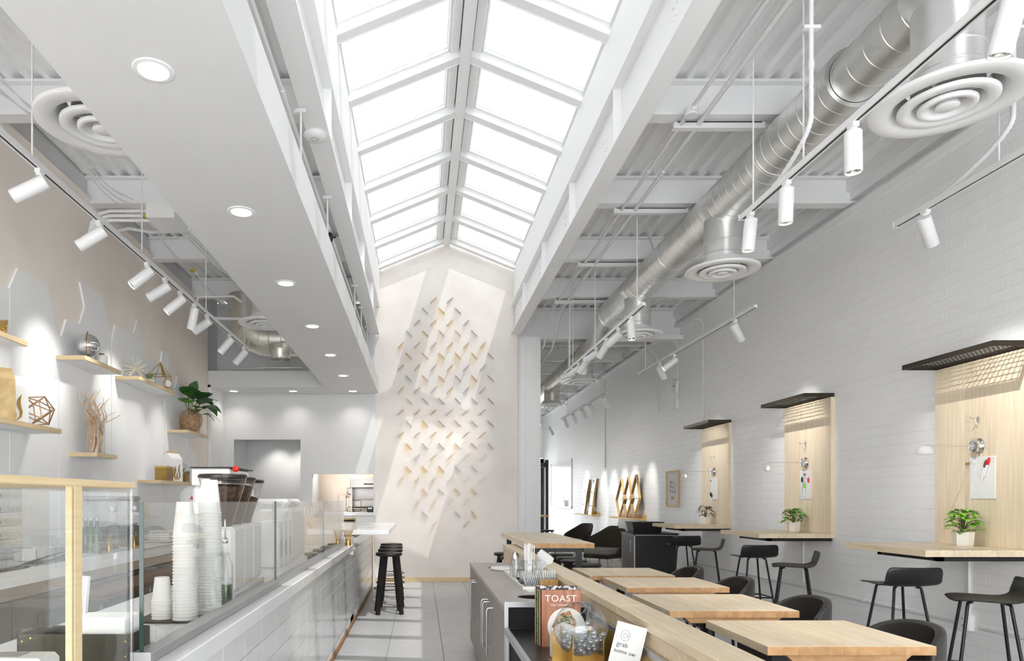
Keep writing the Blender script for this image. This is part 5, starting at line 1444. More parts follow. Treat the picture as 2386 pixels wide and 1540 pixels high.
# napkins: standing packs
t = thing('napkin_holder', 'low clear holder full of white napkins', 'napkin holder', (.82, 4.73, CZ+.006))
g = G(); g.box(-.105, .105, -.055, -.052, 0, .06); g.box(-.105, .105, .052, .055, 0, .06); g.box(-.105, .105, -.055, .055, 0, .003); g.build('body', 'acrylic_clear', t)
for k in range(16):
    t = thing('napkin', 'white paper napkin standing in the clear holder', 'napkin', (.73+.0125*k, 4.73, CZ+.009), 0, 'napkins in the holder')
    ti = -.35*(1-k/15) if k < 9 else 0
    g = G(); h_ = .10 if k > 6 else .075
    g.add([(0, -.05, 0), (0, .05, 0), (ti*h_, .05, h_), (ti*h_, -.05, h_), (.004, -.05, 0), (.004, .05, 0), (.004+ti*h_, .05, h_), (.004+ti*h_, -.05, h_)], [(0, 3, 2, 1), (4, 5, 6, 7), (2, 3, 7, 6), (0, 4, 7, 3), (1, 2, 6, 5)]); g.build('sheet', 'napkin', t)
t = thing('table_brush', 'small wooden brush with tan bristles upside down on the tray', 'brush', (.865, 4.60, CZ+.006))
g = G(); g.cbox(-.06, .06, -.022, .022, 0, .014, .004); g.build('back', 'ledge_wood', t)
g = G()
for i in range(13):
    for j in range(4): g.tube([(-.052+.0087*i, -.015+.01*j, .014), (-.054+.009*i, -.016+.0105*j, .056)], .0028, 5)
g.build('bristles', 'bristle', t)
t = thing('postcard', 'printed postcard lying at the near end of the tray', 'card', (.80, 4.50, CZ))
g = G(); g.box(-.10, .10, -.055, .055, .0005, .0025); g.build('card', 'paper', t)
g = G()
for k in range(12):
    x = rs.uniform(-.05, .08); y = rs.uniform(-.03, .03); g.box(x-.012, x+.014, y-.004, y+.005, .0026, .003)
g.build('print', 'book_red', t)

# ---- books on the steel tray
def book(label, x, y0, th, w, h, cover, spine=None, rz=0):
    t = thing('book', label, 'book', (x, y0, zs), rz, 'cookbooks on the steel tray')
    g = G(); g.box(.004, w-.004, .003, th-.003, .003, h-.003); g.build('pages', 'pages', t)
    g = G(); g.box(0, w, 0, .003, 0, h); g.box(0, w, th-.003, th, 0, h); g.build('covers', cover, t)
    g = G(); g.box(-.001, .004, 0, th, 0, h); g.build('spine', spine or cover, t)
    return t
bk = book('brown cookbook titled TOAST with a toast plate on its cover', .590, 3.35, .028, .196, .276, 'book_toast')
Mt = Matrix.Translation((.098, -.0012, .236)) @ Matrix.Rotation(PI/2, 4, 'X')
text('TOAST', .046, 'title', 'text_light', bk, Mt, space=1.12)
text('THE COOKBOOK', .0125, 'subtitle', 'text_light', bk, Matrix.Translation((.10, -.0012, .204)) @ Matrix.Rotation(PI/2, 4, 'X'), space=1.1)
g = G(); g.lathe([(0, 0), (.092, 0), (.092, .0008), (0, .0008)], 40, M=T(.125, -.0002, .10) @ rotto((0, -1, 0))); g.build('plate_picture', 'ceramic', bk)
g = G(); g.prism([(.045, -.0012, .06), (.06, -.0012, .115), (.10, -.0012, .165), (.14, -.0012, .178), (.175, -.0012, .12), (.15, -.0012, .05), (.09, -.0012, .03)], (0, -.0006, 0)); g.build('toast_picture', 'toast_crust', bk)
g = G(); g.prism([(.07, -.0019, .07), (.08, -.0019, .12), (.115, -.0019, .155), (.15, -.0019, .15), (.16, -.0019, .10), (.12, -.0019, .05)], (0, -.0005, 0)); g.build('topping_picture', 'toast_green', bk)
book('pale green cookbook standing behind the TOAST book', .582, 3.385, .024, .19, .272, 'book_green')
book('tan cookbook with speckled cover top, tallest on the tray', .578, 3.415, .03, .205, .288, 'book_dark', 'book_tan')
book('dark red patterned cookbook at the back of the books', .600, 3.452, .022, .205, .270, 'book_red')
# white geometric box
t = thing('geometric_box', 'white faceted box with gold lines beside the glass bowl', 'box', (.60, 3.10, zs))
g = G(); g.prism([(0, 0, 0), (.10, 0, 0), (.10, 0, .14), (.06, 0, .155), (.0, 0, .12)], (0, .07, 0)); g.build('body', 'ceramic', t)
g = G()
for (a, b) in (((0, .03), (.1, .012)), ((.0, .115), (.08, .03)), ((.02, .13), (.1, .07)), ((.0, .06), (.05, .145))): g.bar((a[0], -.0008, a[1]), (b[0], -.0008, b[1]), .002, .0016, up=(0, 1, 0))
g.build('gold_lines', 'gold', t)
# brass stand and marble bowl
BX, BY, BZ, BR = .700, 2.98, .838, .117
t = thing('brass_stand', 'notched brass sheet stand holding the glass bowl', 'stand', (BX, BY, zs))
def notched(x0, x1, h, r, cz):       # upright sheet with a round bite taken out of its top
    P = [(x0, 0), (x1, 0), (x1, h)]
    hx = math.sqrt(max(0, r*r-(h-cz)**2)); a0 = math.atan2(h-cz, hx); a1 = -PI-a0
    for k in range(25):
        a = a0+(a1-a0)*k/24; P.append((r*math.cos(a), cz+r*math.sin(a)))
    P.append((x0, h)); return P
CZb = BZ-zs
g = G(); g.prism([(x, .0, z) for x, z in notched(-.125, .135, .150, BR+.003, CZb)], (0, .003, 0)); g.build('cross_sheet', 'brass_sheet', t)
for X in (-.064, .064):
    r_ = math.sqrt((BR+.003)**2-X*X)
    g = G(); g.prism([(X, y, z) for y, z in notched(-.125, .125, .150, r_, CZb)], (.003, 0, 0)); g.build('side_sheet', 'brass_sheet', t)
g = G(); g.box(-.125, .135, -.11, .11, 0, .003); g.build('base_sheet', 'brass_sheet', t)
g = G(); g.prism([(.135, .0, 0), (.21, .02, 0), (.21, .02, .125), (.135, .0, .150)], (.001, .003, 0)); g.build('wing_sheet', 'brass_sheet', t)
t = thing('glass_bowl', 'clear glass ball bowl with a slanted opening, holding marbles', 'bowl', (BX, BY, BZ-BR))
hd = Vector((-.42, -.30, .86)).normalized()
prof = []
for k in range(25):
    a = .0+ (PI-.52)*k/24
    prof.append((BR*math.sin(a), -BR*math.cos(a)))
g = G(); g.lathe(prof, 48, M=T(0, 0, BR) @ rotto(hd), brk=170); g.build('wall', 'glass_bowl', t)
rr_ = BR*math.sin(PI-.52); zz_ = -BR*math.cos(PI-.52)
g = G(); g.tube([(rr_*math.cos(2*PI*k/40), rr_*math.sin(2*PI*k/40), zz_) for k in range(40)], .0022, 6, closed=True, M=T(0, 0, BR) @ rotto(hd)); g.build('rim', 'glass_bowl', t)
rm = random.Random(12); placed = []
g = G(); g.ball((0, 0, 0), .0125, 14, 10); mb = None
def try_marble(p, r=.0125):
    if (Vector(p)).length > BR-.003-r: return False
    return all((Vector(p)-q).length > 2*r*.97 for q in placed)
for layer in range(6):
    z = -BR+.017+.021*layer; Rl = math.sqrt(max(0, (BR-.016)**2-z*z)); n_try = 400
    for _ in range(n_try):
        a = rm.uniform(0, 2*PI); q = Rl*math.sqrt(rm.random()); p = Vector((q*math.cos(a), q*math.sin(a), z+rm.uniform(-.003, .003)))
        if layer >= 3 and p.x < -.0 and rm.random() < .6: continue
        if try_marble(p): placed.append(p)
        if len(placed) > [6, 17, 32, 48, 56, 58][layer]: break
for k, p in enumerate(placed):
    t = thing('glass_marble', 'clear glass marble heaped in the ball bowl', 'marble', (BX+p.x, BY+p.y, BZ+p.z), 0, 'marbles in the glass bowl')
    if mb is None: mb = g.build('ball', 'marble_glass', t)
    else: inst(mb, 'ball', t, (0, 0, 0))
# tilted sign card
t = thing('sign_card', 'tilted white card with a cup drawing that starts grab some', 'sign', (.865, 2.86, zs))
Mc = T(0, 0, .10) @ Matrix.Rotation(-.12, 4, 'Z') @ Matrix.Rotation(-.30, 4, 'Y') @ Matrix.Rotation(-.15, 4, 'X')
g = G(); g.box(-.062, .062, -.0012, .0012, -.10, .10, M=Mc @ Matrix.Rotation(.55, 4, 'Y')); g.build('card', 'paper', t)
Mk = Mc @ Matrix.Rotation(.55, 4, 'Y')
g = G(); g.tube([(-.018+.018*math.cos(2*PI*k/30), -.0016, .048+.023*math.sin(2*PI*k/30)) for k in range(30)], .0007, 5, closed=True, M=Mk)
g.tube([(-.026, -.0016, .056), (-.025, -.0016, .042), (-.018, -.0016, .038), (-.011, -.0016, .042), (-.010, -.0016, .056), (-.026, -.0016, .056)], .0007, 5, M=Mk)
g.tube([(-.010, -.0016, .053), (-.005, -.0016, .051), (-.006, -.0016, .045), (-.011, -.0016, .044)], .0006, 5, M=Mk); g.build('cup_drawing', 'text_dark', t)
RX = Matrix.Rotation(PI/2, 4, 'X')
text('grab', .027, 'lettering', 'text_dark', t, Mk @ T(-.022, -.0016, .008) @ RX)
text('some sw', .025, 'lettering', 'text_dark', t, Mk @ T(-.006, -.0016, -.020) @ RX)

# ================================================================== SERVICE BAR (left)
BXF = -.74                       # front of the ledge
TX = -.758                       # tiled face
LZ = .91
t = thing('service_bar', 'long white tiled service bar with quartz ledge on the left', 'counter', (TX, 6, 0))
g = G(); g.box(-1.43, TX-.012, 1.0, 7.5, 0, LZ-.07); g.box(-.90, TX-.012, 7.5, 10.74, 0, .98); g.box(-.90, TX-.012, 7.5, 7.85, 0, LZ-.10); g.build('core', 'grout', t, True)
bar = t
# ledge and work top
g = G(); g.cbox(-1.43, BXF, 1.0, 7.47, LZ-.067, LZ, .004); g.build('quartz_ledge', 'quartz', t, True)
g = G(); g.cbox(-.95, BXF, 7.47, 7.86, .80, .855, .003); g.build('low_ledge', 'quartz', t, True)
g = G(); g.box(TX-.012, TX+.004, 1.0, 10.74, 0, .045); g.build('kick_strip', 'kick_wood', t, True)
g = G(); g.box(TX-.05, TX+.006, 10.735, 10.76, 0, .99); g.build('end_trim', 'ledge_wood', t, True)
TLx, TLz = .32, .12
g = G(); g.cbox(-.010, 0, .0015, TLx-.0015, .0015, TLz-.0015, .0012); tl0 = None
ztop = LZ-.067
y = 1.98
while y < 10.7:
    for r in range(8):
        zc_ = ztop-TLz*(r+1)
        high = y >= 7.70
        if zc_ < -.03: continue
        zc2 = zc_
        if zc_ < .045: continue
        if y+TLx > 10.75: continue
        if tl0 is None: tl0 = g.build('tile', 'counter_tile', bar); tl0.location = (0, y-6, zc2)
        else: inst(tl0, 'tile', bar, (0, y-6, zc2))
    if y >= 7.70 and y+TLx < 10.75: inst(tl0, 'tile', bar, (0, y-6, ztop))
    y += TLx
# high white bar top at the end
t = thing('bar_counter', 'white quartz high bar top over the stools at the left', 'bar top', (-.76, 7.84, 1.0))
g = G(); g.cbox(-1.16, -.365, 7.84, 10.5, 1.0, 1.052, .005); g.build('slab', 'quartz', t, True)
g = G(); g.box(-.92, -.80, 8.0, 10.4, .975, 1.0); g.build('support', 'white_paint', t, True)
# glass screen in a metal shoe
t = thing('glass_screen', 'frameless glass sneeze screen standing on the bar ledge', 'glass screen', (-.84, 4.8, LZ))
g = G(); g.cbox(-.868, -.806, 2.05, 7.45, LZ+.0005, LZ+.032, .003); g.build('base_shoe', 'alu_satin', t, True)
for (a, b) in ((2.055, 3.935), (3.945, 5.875), (5.885, 7.44)):
    g = G(); g.box(-.846, -.834, a, b, LZ+.02, 1.392); p = g.build('pane', 'glass_clear', t, True)
    g = G(); g.box(-.8465, -.8335, a-.0015, a+.0008, LZ+.02, 1.393); e = g.build('polished_edge', 'glass_edge', p); e.data.transform(Matrix.Translation(-Vector(t.location)))
g = G(); g.box(-.868, -.806, 2.04, 2.05, LZ-.067, LZ+.034); g.build('shoe_end', 'alu_satin', t, True)

# ---- pastry case at the near left
t = thing('pastry_case', 'glass pastry case with pale wood top at the near left', 'display case', (-.80, 1.6, LZ))
g = G(); g.cbox(-1.25, -.795, .6, 1.905, 1.432, 1.449, .002); g.build('wood_top', 'shelf_edge', t, True)
g = G(); g.box(-.803, -.797, .6, 1.572, LZ, 1.43); g.box(-.803, -.797, 1.606, 1.885, LZ, 1.43); g.build('side_pane', 'glass_clear', t, True)
g = G(); g.tube([(-.80, 1.888, LZ), (-.80, 1.888, 1.43)], .006, 10); g.build('corner_rod', 'acrylic_clear', t, True)
g = G(); g.box(-.818, -.796, 1.572, 1.606, LZ, 1.432); g.build('wood_post', 'shelf_edge', t, True)
g = G(); g.box(-1.24, -.81, 1.884, 1.890, LZ, 1.43); g.build('end_pane', 'glass_clear', t, True)
t = thing('bag_bin', 'dark riveted steel bin holding white paper bags', 'bin', (-1.04, 2.12, LZ+.0005))
x0, x1, y0, y1, h = -.17, .17, -.073, .073, .087
g = G(); g.box(x0, x1, y0, y0+.003, 0, h); g.box(x0, x1, y1-.003, y1, 0, h); g.box(x0, x0+.003, y0, y1, 0, h); g.box(x1-.003, x1, y0, y1, 0, h); g.box(x0, x1, y0, y1, 0, .003); g.build('walls', 'olive_metal', t)
g = G()
for (a, b) in ((-.155, .02), (-.155, .065), (.155, .02), (.155, .065), (-.13, .075)): g.lathe([(0, 0), (.004, 0), (.003, .002), (0, .003)], 10, M=T(a, y0, b) @ rotto((0, -1, 0)))
g.build('rivets', 'gold', t)
for k in range(16):
    q = thing('paper_bag', 'white paper bag filed upright in the dark bin', 'paper bag', (-.98, 2.065+.0078*k, LZ+.005), 0, 'paper bags in the bin')
    g = G(); g.box(-.075, .085, 0, .004, 0, .125+.004*math.sin(k*2.1)); g.build('bag', 'paper', q)
for k in range(7):
    q = thing('folded_card', 'pale folded card leaning beside the dark bin', 'card', (-.862+.0*k, 2.20+.014*k, LZ+.001), 0, 'folded cards by the bin')
    g = G(); g.box(-.03, .012, 0, .006, 0, .085-.006*k, M=Matrix.Rotation(-.12, 4, 'Y')); g.build('card', 'paper', q)
t = thing('receipt_stack', 'upright bundle of white strips in a wire rack behind the bin', 'paper strips', (-1.16, 2.30, LZ))
for k in range(6):
    g = G(); g.box(-.03+.0095*k, -.0225+.0095*k, -.01, .01, .01, .235, M=Matrix.Rotation(.08, 4, 'Y')); g.build('strip', 'paper', t)
g = G(); g.tube([(.06*math.cos(2*PI*k/30), .03*math.sin(2*PI*k/30), .06) for k in range(30)], .0025, 6, closed=True); g.tube([(.06*math.cos(2*PI*k/30), .03*math.sin(2*PI*k/30), .004) for k in range(30)], .0025, 6, closed=True)
for k in range(6): a = 2*PI*k/6; g.tube([(.06*math.cos(a), .03*math.sin(a), .004), (.06*math.cos(a), .03*math.sin(a), .06)], .002, 5)
g.build('wire_rack', 'chrome', t)
t = thing('card_reader', 'white rounded card terminal at the bottom left corner', 'terminal', (-1.02, 1.72, LZ))
g = G(); g.cbox(-.10, .09, -.05, .05, 0, .10, .012); g.build('body', 'white_plastic', t)
g = G(); g.box(-.08, .02, -.03, .03, .1002, .1012); g.build('slot', 'alu_satin', t)

# ---- paper cups, stacked upside down
t = thing('cup_mat', 'dark perforated mat under the paper cup stacks', 'mat', (-.98, 2.78, LZ+.0003))
g = G(); g.cbox(-.17, .11, -.075, .22, 0, .007, .002); g.build('mat', 'olive_metal', t)
g = G()
for i in range(14):
    for j in range(3): g.box(-.16+.019*i, -.148+.019*i, -.0752, -.0748, .001+.002*j, .002+.002*j)
g.build('slots', 'void_black', t)
def cup_mesh(rr, rt, h, nm):
    g = G(); g.lathe([(rr-.004, .003), (rr+.0008, .0), (rr+.0026, .003), (rr+.0008, .006), (rr-.0015, .0075), (rt, h-.001), (rt-.002, h), (rt-.006, h), (rt-.006, h-.006), (0, h-.006)], 30, brk=70); return g
def cup_stack(x, y, n, pitch, g, group, label, toplabel):
    base = None
    for k in range(n):
        c = thing('paper_cup', label if k < n-1 else toplabel, 'paper cup', (x+rs.uniform(-.0012, .0012), y+rs.uniform(-.0012, .0012), LZ+.008+pitch*k), 0, group)
        if base is None: base = g.build('wall', 'cup_paper', c)
        else: inst(base, 'wall', c, (0, 0, 0))
cup_stack(-1.052, 2.78, 7, .0118, cup_mesh(.041, .029, .098, 's'), 'small paper cups in the short stack', 'white paper cup nested in the short stack', 'top cup of the short stack of small cups')
cup_stack(-.952, 2.76, 26, .0133, cup_mesh(.048, .033, .142, 'l'), 'large paper cups in the middle stack', 'white paper cup nested in the middle tall stack', 'top cup of the middle tall stack')
cup_stack(-.899, 2.91, 33, .0133, cup_mesh(.048, .033, .142, 'l'), 'large paper cups in the tallest stack', 'white paper cup nested in the tallest stack by the glass', 'top cup of the tallest stack, rising above the glass')

# ---- grinders
for k, (x, y) in enumerate([(-.985, 3.40), (-1.005, 3.66), (-1.02, 3.92)]):
    t = thing('coffee_grinder', ['nearest white coffee grinder with a big bean hopper', 'middle white coffee grinder in the row of three', 'farthest white coffee grinder in the row of three'][k], 'grinder', (x, y, LZ), 0, 'coffee grinders on the bar')
    g = G(); g.cbox(-.085, .085, -.10, .10, .04, .36, .018); g.cbox(-.095, .095, -.115, .12, 0, .04, .006); g.build('body', 'white_plastic', t)
    g = G(); g.cbox(-.03, .03, -.112, -.10, .10, .20, .003); g.build('control_panel', 'alu_satin', t)
    g = G(); g.tube([(0, -.10, .26), (0, -.15, .25), (0, -.155, .20)], .018, 12); g.build('spout', 'black_plastic', t)
    dz = .60-.006*k
    g = G(); g.lathe([(.045, .36), (.052, .385), (.113, dz-.015), (.116, dz)], 36, brk=60); g.build('hopper', 'hopper_clear', t)
    fill = [.555, .56, .50][k]; rf = .052+(.113-.052)*((fill-.385)/(dz-.015-.385))-.004
    g = G(); g.lathe([(0, .362), (.042, .362), (.049, .387), (rf, fill), (rf*.6, fill+.012), (0, fill+.016)], 32, brk=60); g.build('beans', 'beans', t)
    g = G(); g.lathe([(.110, dz-.001), (.119, dz), (.120, dz+.012), (.112, dz+.018), (0, dz+.02)], 36, brk=50); g.build('lid', 'hopper_lid', t)
# ---- espresso machine behind
t = thing('espresso_machine', 'white espresso machine with black rail and red knob behind the grinders', 'espresso machine', (-1.42, 4.55, LZ))
t.location = (-1.30, 4.35, LZ)
g = G(); g.cbox(-.15, .13, -.02, .46, .10, .58, .02); g.cbox(-.15, .13, -.12, .46, 0, .06, .01); g.build('body', 'white_plastic', t)
g = G(); g.box(-.15, .125, -.06, .44, .692, .699); g.build('cup_rail', 'black_metal', t)
g = G(); g.cbox(-.145, .10, -.05, .42, .58, .69, .008); g.build('top_box', 'ceramic', t)
g = G(); g.lathe([(0, 0), (.018, 0), (.020, .02), (.012, .03), (0, .03)], 16, M=T(.125, -.05, .685) @ rotto((1, -.2, 0))); g.build('knob', 'red_plastic', t)
for x in (-.08, .06):
    g = G(); g.tube([(x, -.04, .20), (x, -.16, .19)], [.02, .014], 10); g.lathe([(.034, .18), (.034, .22)], 18, M=T(x, -.06, 0)); g.build('portafilter', 'black_plastic', t)
g = G(); g.tube([(.12, -.02, .42), (.14, -.06, .38), (.14, -.07, .16)], .006, 8); g.build('steam_wand', 'chrome', t)
# bottles and sundry on the bar
t = thing('pour_bottle', 'clear bottle with a metal pourer behind the glass screen', 'bottle', (-.905, 3.16, LZ))
g = G(); g.lathe([(0, .002), (.034, .002), (.036, .01), (.036, .19), (.015, .24), (.014, .29), (.016, .30)], 24, brk=60); g.build('glass', 'glass_jar', t)
g = G(); g.lathe([(.012, .29), (.016, .30), (.012, .315), (.005, .32), (.004, .38), (.002, .40)], 14, brk=80); g.build('pourer', 'chrome', t)
g = G(); g.lathe([(0, .006), (.032, .006), (.032, .10), (0, .10)], 20); g.build('syrup', 'green_bottle', t)
t = thing('bamboo_whisk', 'bamboo whisk standing at the end of the bar ledge', 'whisk', (-.78, 7.36, LZ))
g = G(); g.lathe([(0, 0), (.030, 0), (.028, .03), (.030, .06), (.027, .065)], 18, brk=50); g.build('handle', 'gold', t)
g = G()
for k in range(26):
    a = 2*PI*k/26; g.tube([(.024*math.cos(a), .024*math.sin(a), .06), (.040*math.cos(a), .040*math.sin(a), .13), (.052*math.cos(a), .052*math.sin(a), .17)], .002, 5)
g.build('tines', 'bristle', t)
for k, (x, y) in enumerate([(-.90, 5.55), (-.90, 5.85), (-.90, 6.2), (-.90, 6.6)]):
    t = thing('drip_tray', ['nearest of four small steel puck trays along the glass', 'second small steel tray along the glass', 'third small steel tray along the glass', 'farthest small steel tray along the glass'][k], 'tray', (x, y, LZ), 0, 'small steel trays on the bar')
    g = G(); g.lathe([(0, 0), (.028, 0), (.032, .028), (.029, .028), (.026, .004), (0, .004)], 20, brk=40); g.build('dish', 'steel', t)
    g = G(); g.tube([(.03, 0, .024), (.06, 0, .03)], .004, 6); g.build('tab', 'steel', t)
for k, y in enumerate((4.95, 5.12, 5.28)):
    t = thing('milk_jug', ['nearest of three white boxes beyond the grinders', 'middle of three white boxes beyond the grinders', 'farthest of three white boxes beyond the grinders'][k], 'container', (-1.08, y, LZ), 0, 'white boxes beyond the grinders')
    g = G(); g.cbox(-.07, .07, -.06, .06, 0, .34, .01); g.build('body', 'white_plastic', t)
    g = G(); g.box(.0702, .072, -.03, .03, .08, .20); g.build('label_patch', 'alu_satin', t)
t = thing('white_caddy', 'white scalloped cup rack on top of the espresso station', 'rack', (-1.15, 5.75, LZ))
g = G(); g.cbox(-.28, .12, -.3, .35, 0, .43, .03); g.build('body', 'white_plastic', t)
g = G()
for x in (-.16, .02): g.lathe([(.03, 0), (.04, 0), (.04, .012), (.03, .012)], 20, M=T(x, -.305, .46) @ rotto((0, -1, 0)))
g.cbox(-.26, .10, -.30, .30, .43, .50, .03); g.build('scroll_top', 'white_plastic', t)
t = thing('menu_stand', 'white menus standing in a pale wood holder near the kitchen hatch', 'menu holder', (-1.25, 7.6, LZ))
g = G(); g.cbox(-.14, .36, -.1, .12, 0, .33, .004); g.build('holder', 'shelf_edge', t)
for k in range(5):
    g = G(); g.box(-.10+.035*k, -.085+.035*k, -.09, .10, .33, .43-.008*k); g.build('menu', 'paper', t)

# ================================================================== BACK COUNTER (left wall)
t = thing('back_counter', 'long white back counter with fridges under the wall shelves', 'counter', (-2.84, 6.5, 0))
g = G(); g.cbox(XL+.025, -2.84, 2.2, 10.9, .79, LZ, .004); g.build('thick_top', 'quartz', t, True)
g = G(); g.box(XL+.025, -2.90, 2.2, 10.9, 0, .78); g.build('carcass', 'cab_brown', t, True)
g = G(); g.box(-2.90, -2.862, 2.2, 10.9, .70, .785); g.build('rail', 'stainless_warm', t, True)
yy = 2.6
for k in range(7):
    g = G(); g.cbox(-2.90, -2.865, yy+.01, yy+1.08, .08, .68, .004); d = g.build('fridge_door', 'fridge_front', t, True)
    g = G(); g.box(-2.8645, -2.858, yy+.30, yy+.85, .20, .55); e = g.build('vent', 'olive_metal', d); e.data.transform(Matrix.Translation(-Vector(t.location)))
    g = G(); g.lathe([(0, 0), (.02, 0), (.02, .02), (0, .024)], 14, M=T(-2.865, yy+.18, .45) @ rotto((1, 0, 0))); e = g.build('knob', 'chrome', d); e.data.transform(Matrix.Translation(-Vector(t.location)))
    yy += 1.1
# low white run in front (work station) with dark shelf board
t = thing('work_shelf', 'dark wood prep boards on brackets beside the back counter', 'shelf', (-2.6, 6.2, .5))
g = G(); g.cbox(-2.80, -2.45, 5.3, 7.3, .62, .66, .004); g.build('board', 'dark_wood', t, True)
g = G(); g.box(-2.78, -2.74, 5.4, 5.45, .0, .62); g.box(-2.5, -2.46, 5.4, 5.45, 0, .62); g.box(-2.78, -2.74, 7.1, 7.15, 0, .62); g.box(-2.5, -2.46, 7.1, 7.15, 0, .62); g.build('legs_frame', 'black_metal', t, True)
Zc = LZ
def bin_tower():
    t = thing('pastry_bin_tower', 'tower of clear acrylic pastry drawers on the back counter', 'drawer tower', (-2.98, 4.72, Zc))
    g = G(); g.cbox(-.13, .15, -.22, .22, 0, .02, .004); g.build('base_board', 'olive_metal', t)
    for k in range(6):
        z = .022+.095*k
        g = G(); g.box(-.12, .12, -.18, -.177, z, z+.09); g.box(-.12, .12, .177, .18, z, z+.09); g.box(-.12, -.117, -.18, .18, z, z+.09); g.box(.117, .12, -.18, .18, z, z+.09); g.box(-.12, .12, -.18, .18, z, z+.003); g.build('drawer', 'acrylic_clear', t)
        if k in (2, 3, 4, 5):
            for j in range(3):
                g = G(); g.ball((-.02, -.11+.1*j, z+.025), .04, 10, 7, sq=.55); g.build('pastry', 'food_brown', t)
bin_tower()
def tub(label, loc, sx, sy, sz, m='white_plastic', name='storage_tub', lip=.006):
    t = thing(name, label, 'container', loc, 0, 'containers on the back counter')
    g = G(); g.box(-sx, sx, -sy, -sy+.004, 0, sz); g.box(-sx, sx, sy-.004, sy, 0, sz); g.box(-sx, -sx+.004, -sy, sy, 0, sz); g.box(sx-.004, sx, -sy, sy, 0, sz); g.box(-sx, sx, -sy, sy, 0, .004); g.build('walls', m, t)
    g = G(); g.box(-sx-lip, sx+lip, -sy-lip, -sy, sz-.012, sz); g.box(-sx-lip, sx+lip, sy, sy+lip, sz-.012, sz); g.box(-sx-lip, -sx, -sy, sy, sz-.012, sz); g.box(sx, sx+lip, -sy, sy, sz-.012, sz); g.build('rim', m, t)
    return t
def onback(px, py, X, z=LZ):     # standing on the back counter at column px
    Y = X*FPX/(px-VX); return (X, Y, z)
tub('white cash tray box on the back counter', onback(80, 0, -3.15), .09, .13, .10)
tub('clear plastic tub behind the menu clipboards', onback(118, 0, -3.1), .07, .08, .09, 'acrylic_clear')
t = thing('measuring_jug', 'clear measuring jug on the back counter', 'jug', onback(143, 0, -3.05))
g = G(); g.lathe([(0, .003), (.055, .003), (.06, .02), (.075, .17), (.078, .175)], 24, brk=60); g.build('wall', 'glass_jar', t)
g = G(); g.tube([(.0, -.07, .15), (.02, -.115, .14), (.02, -.11, .06), (0, -.062, .04)], .007, 8); g.build('handle', 'glass_jar', t)
for k, (a, lb) in enumerate([(85, 'left printed menu clipboard lying on the back counter'), (135, 'right printed menu clipboard lying on the back counter')]):
    t = thing('menu_clipboard', lb, 'clipboard', (-2.95, 5.35+.38*k, Zc), .2)
    Mm = Matrix.Rotation(-.32, 4, 'Y')
    g = G(); g.box(-.16, .10, -.17, .17, .034, .040, M=Mm); g.build('board', 'dark_edge', t)
    g = G(); g.box(-.15, .09, -.16, .16, .0402, .0415, M=Mm); g.build('sheet', 'paper', t)
    g = G()
    for i in range(4):
        for j in range(3): g.box(-.12+.055*i, -.09+.055*i, -.12+.09*j, -.09+.09*j, .0416, .042, M=Mm)
    g.build('menu_pictures', 'bag_kraft', t)
for k, px in enumerate((200, 212, 226)):
    t = thing('green_bottle', ['leftmost green glass bottle on the back counter', 'middle green glass bottle on the back counter', 'rightmost green glass bottle on the back counter'][k], 'bottle', onback(px, 0, -3.1+.06*k), 0, 'green bottles on the back counter')
    g = G(); g.lathe([(0, 0), (.036, 0), (.038, .01), (.038, .19), (.014, .25), (.013, .32)], 20, brk=60); g.build('glass', 'green_bottle', t)
    g = G(); g.lathe([(.014, .30), (.014, .33), (0, .33)], 12); g.build('cap', 'alu_satin', t)
for k, px in enumerate((236, 290)):
    t = thing('drink_dispenser', ['left grey drink dispenser on the back counter', 'right grey drink dispenser on the back counter'][k], 'dispenser', onback(px, 0, -3.15), 0, 'drink dispensers')
    g = G(); g.cbox(-.12, .12, -.13, .13, .22, .50, .03); g.build('tank', 'acrylic_clear', t)
    g = G(); g.cbox(-.12, .12, -.13, .13, 0, .22, .01); g.build('base', 'dim_glass_dark', t)
    g = G(); g.cbox(-.125, .125, -.135, .135, .48, .53, .02); g.build('lid', 'alu_satin', t)
    g = G(); g.ball((.125, -.06, .40), .03, 12, 8); g.build('dial', 'white_plastic', t)
for k, px in enumerate((254, 313)):
    t = thing('brass_jigger', ['brass jigger standing left of the wire basket', 'brass bar tools cup beside the wire basket'][k], 'jigger', onback(px, 0, -2.92), 0, 'brass bar tools')
    g = G(); g.lathe([(.03, 0), (.012, .055), (.034, .125), (.031, .125), (.011, .058)], 20, brk=60); g.build('cup', 'gold', t)
    g = G(); g.tube([(0.01, .0, .06), (.012, .01, .17)], .003, 6); g.build('stirrer', 'gold', t)
t = thing('wire_basket', 'white wire basket on the back counter', 'basket', onback(345, 0, -3.1))
g = G()
for z in (.004, .06, .12): g.tube([(-.12, -.14, z), (.12, -.14, z), (.12, .14, z), (-.12, .14, z)], .003, 5, closed=True)
for k in range(8):
    y = -.14+.04*k; g.tube([(.12, y, .12), (.12, y, .004), (-.12, y, .004), (-.12, y, .12)], .002, 5)
g.build('wires', 'white_plastic', t)
g = G(); g.tube([(0, -.14, .12), (0, -.1, .22), (0, 0, .25), (0, .1, .22), (0, .14, .12)], .003, 6); g.build('handle', 'white_plastic', t)
t = thing('towel_stack', 'folded white towels stacked on the back counter', 'towels', onback(384, 0, -3.0))
for k in range(5):
    g = G(); g.cbox(-.12, .12, -.20, .20, .028*k, .028*k+.026, .010); g.build('towel', 'napkin', t)
g = G(); g.cbox(-.13, .14, -.22, .22, -.0, .002, .0005); g.build('cloth_mat', 'dark_edge', t)
t = thing('wall_clock', 'round white dial with a small red mark behind the cups', 'dial', at(447, 1160, 9.0))
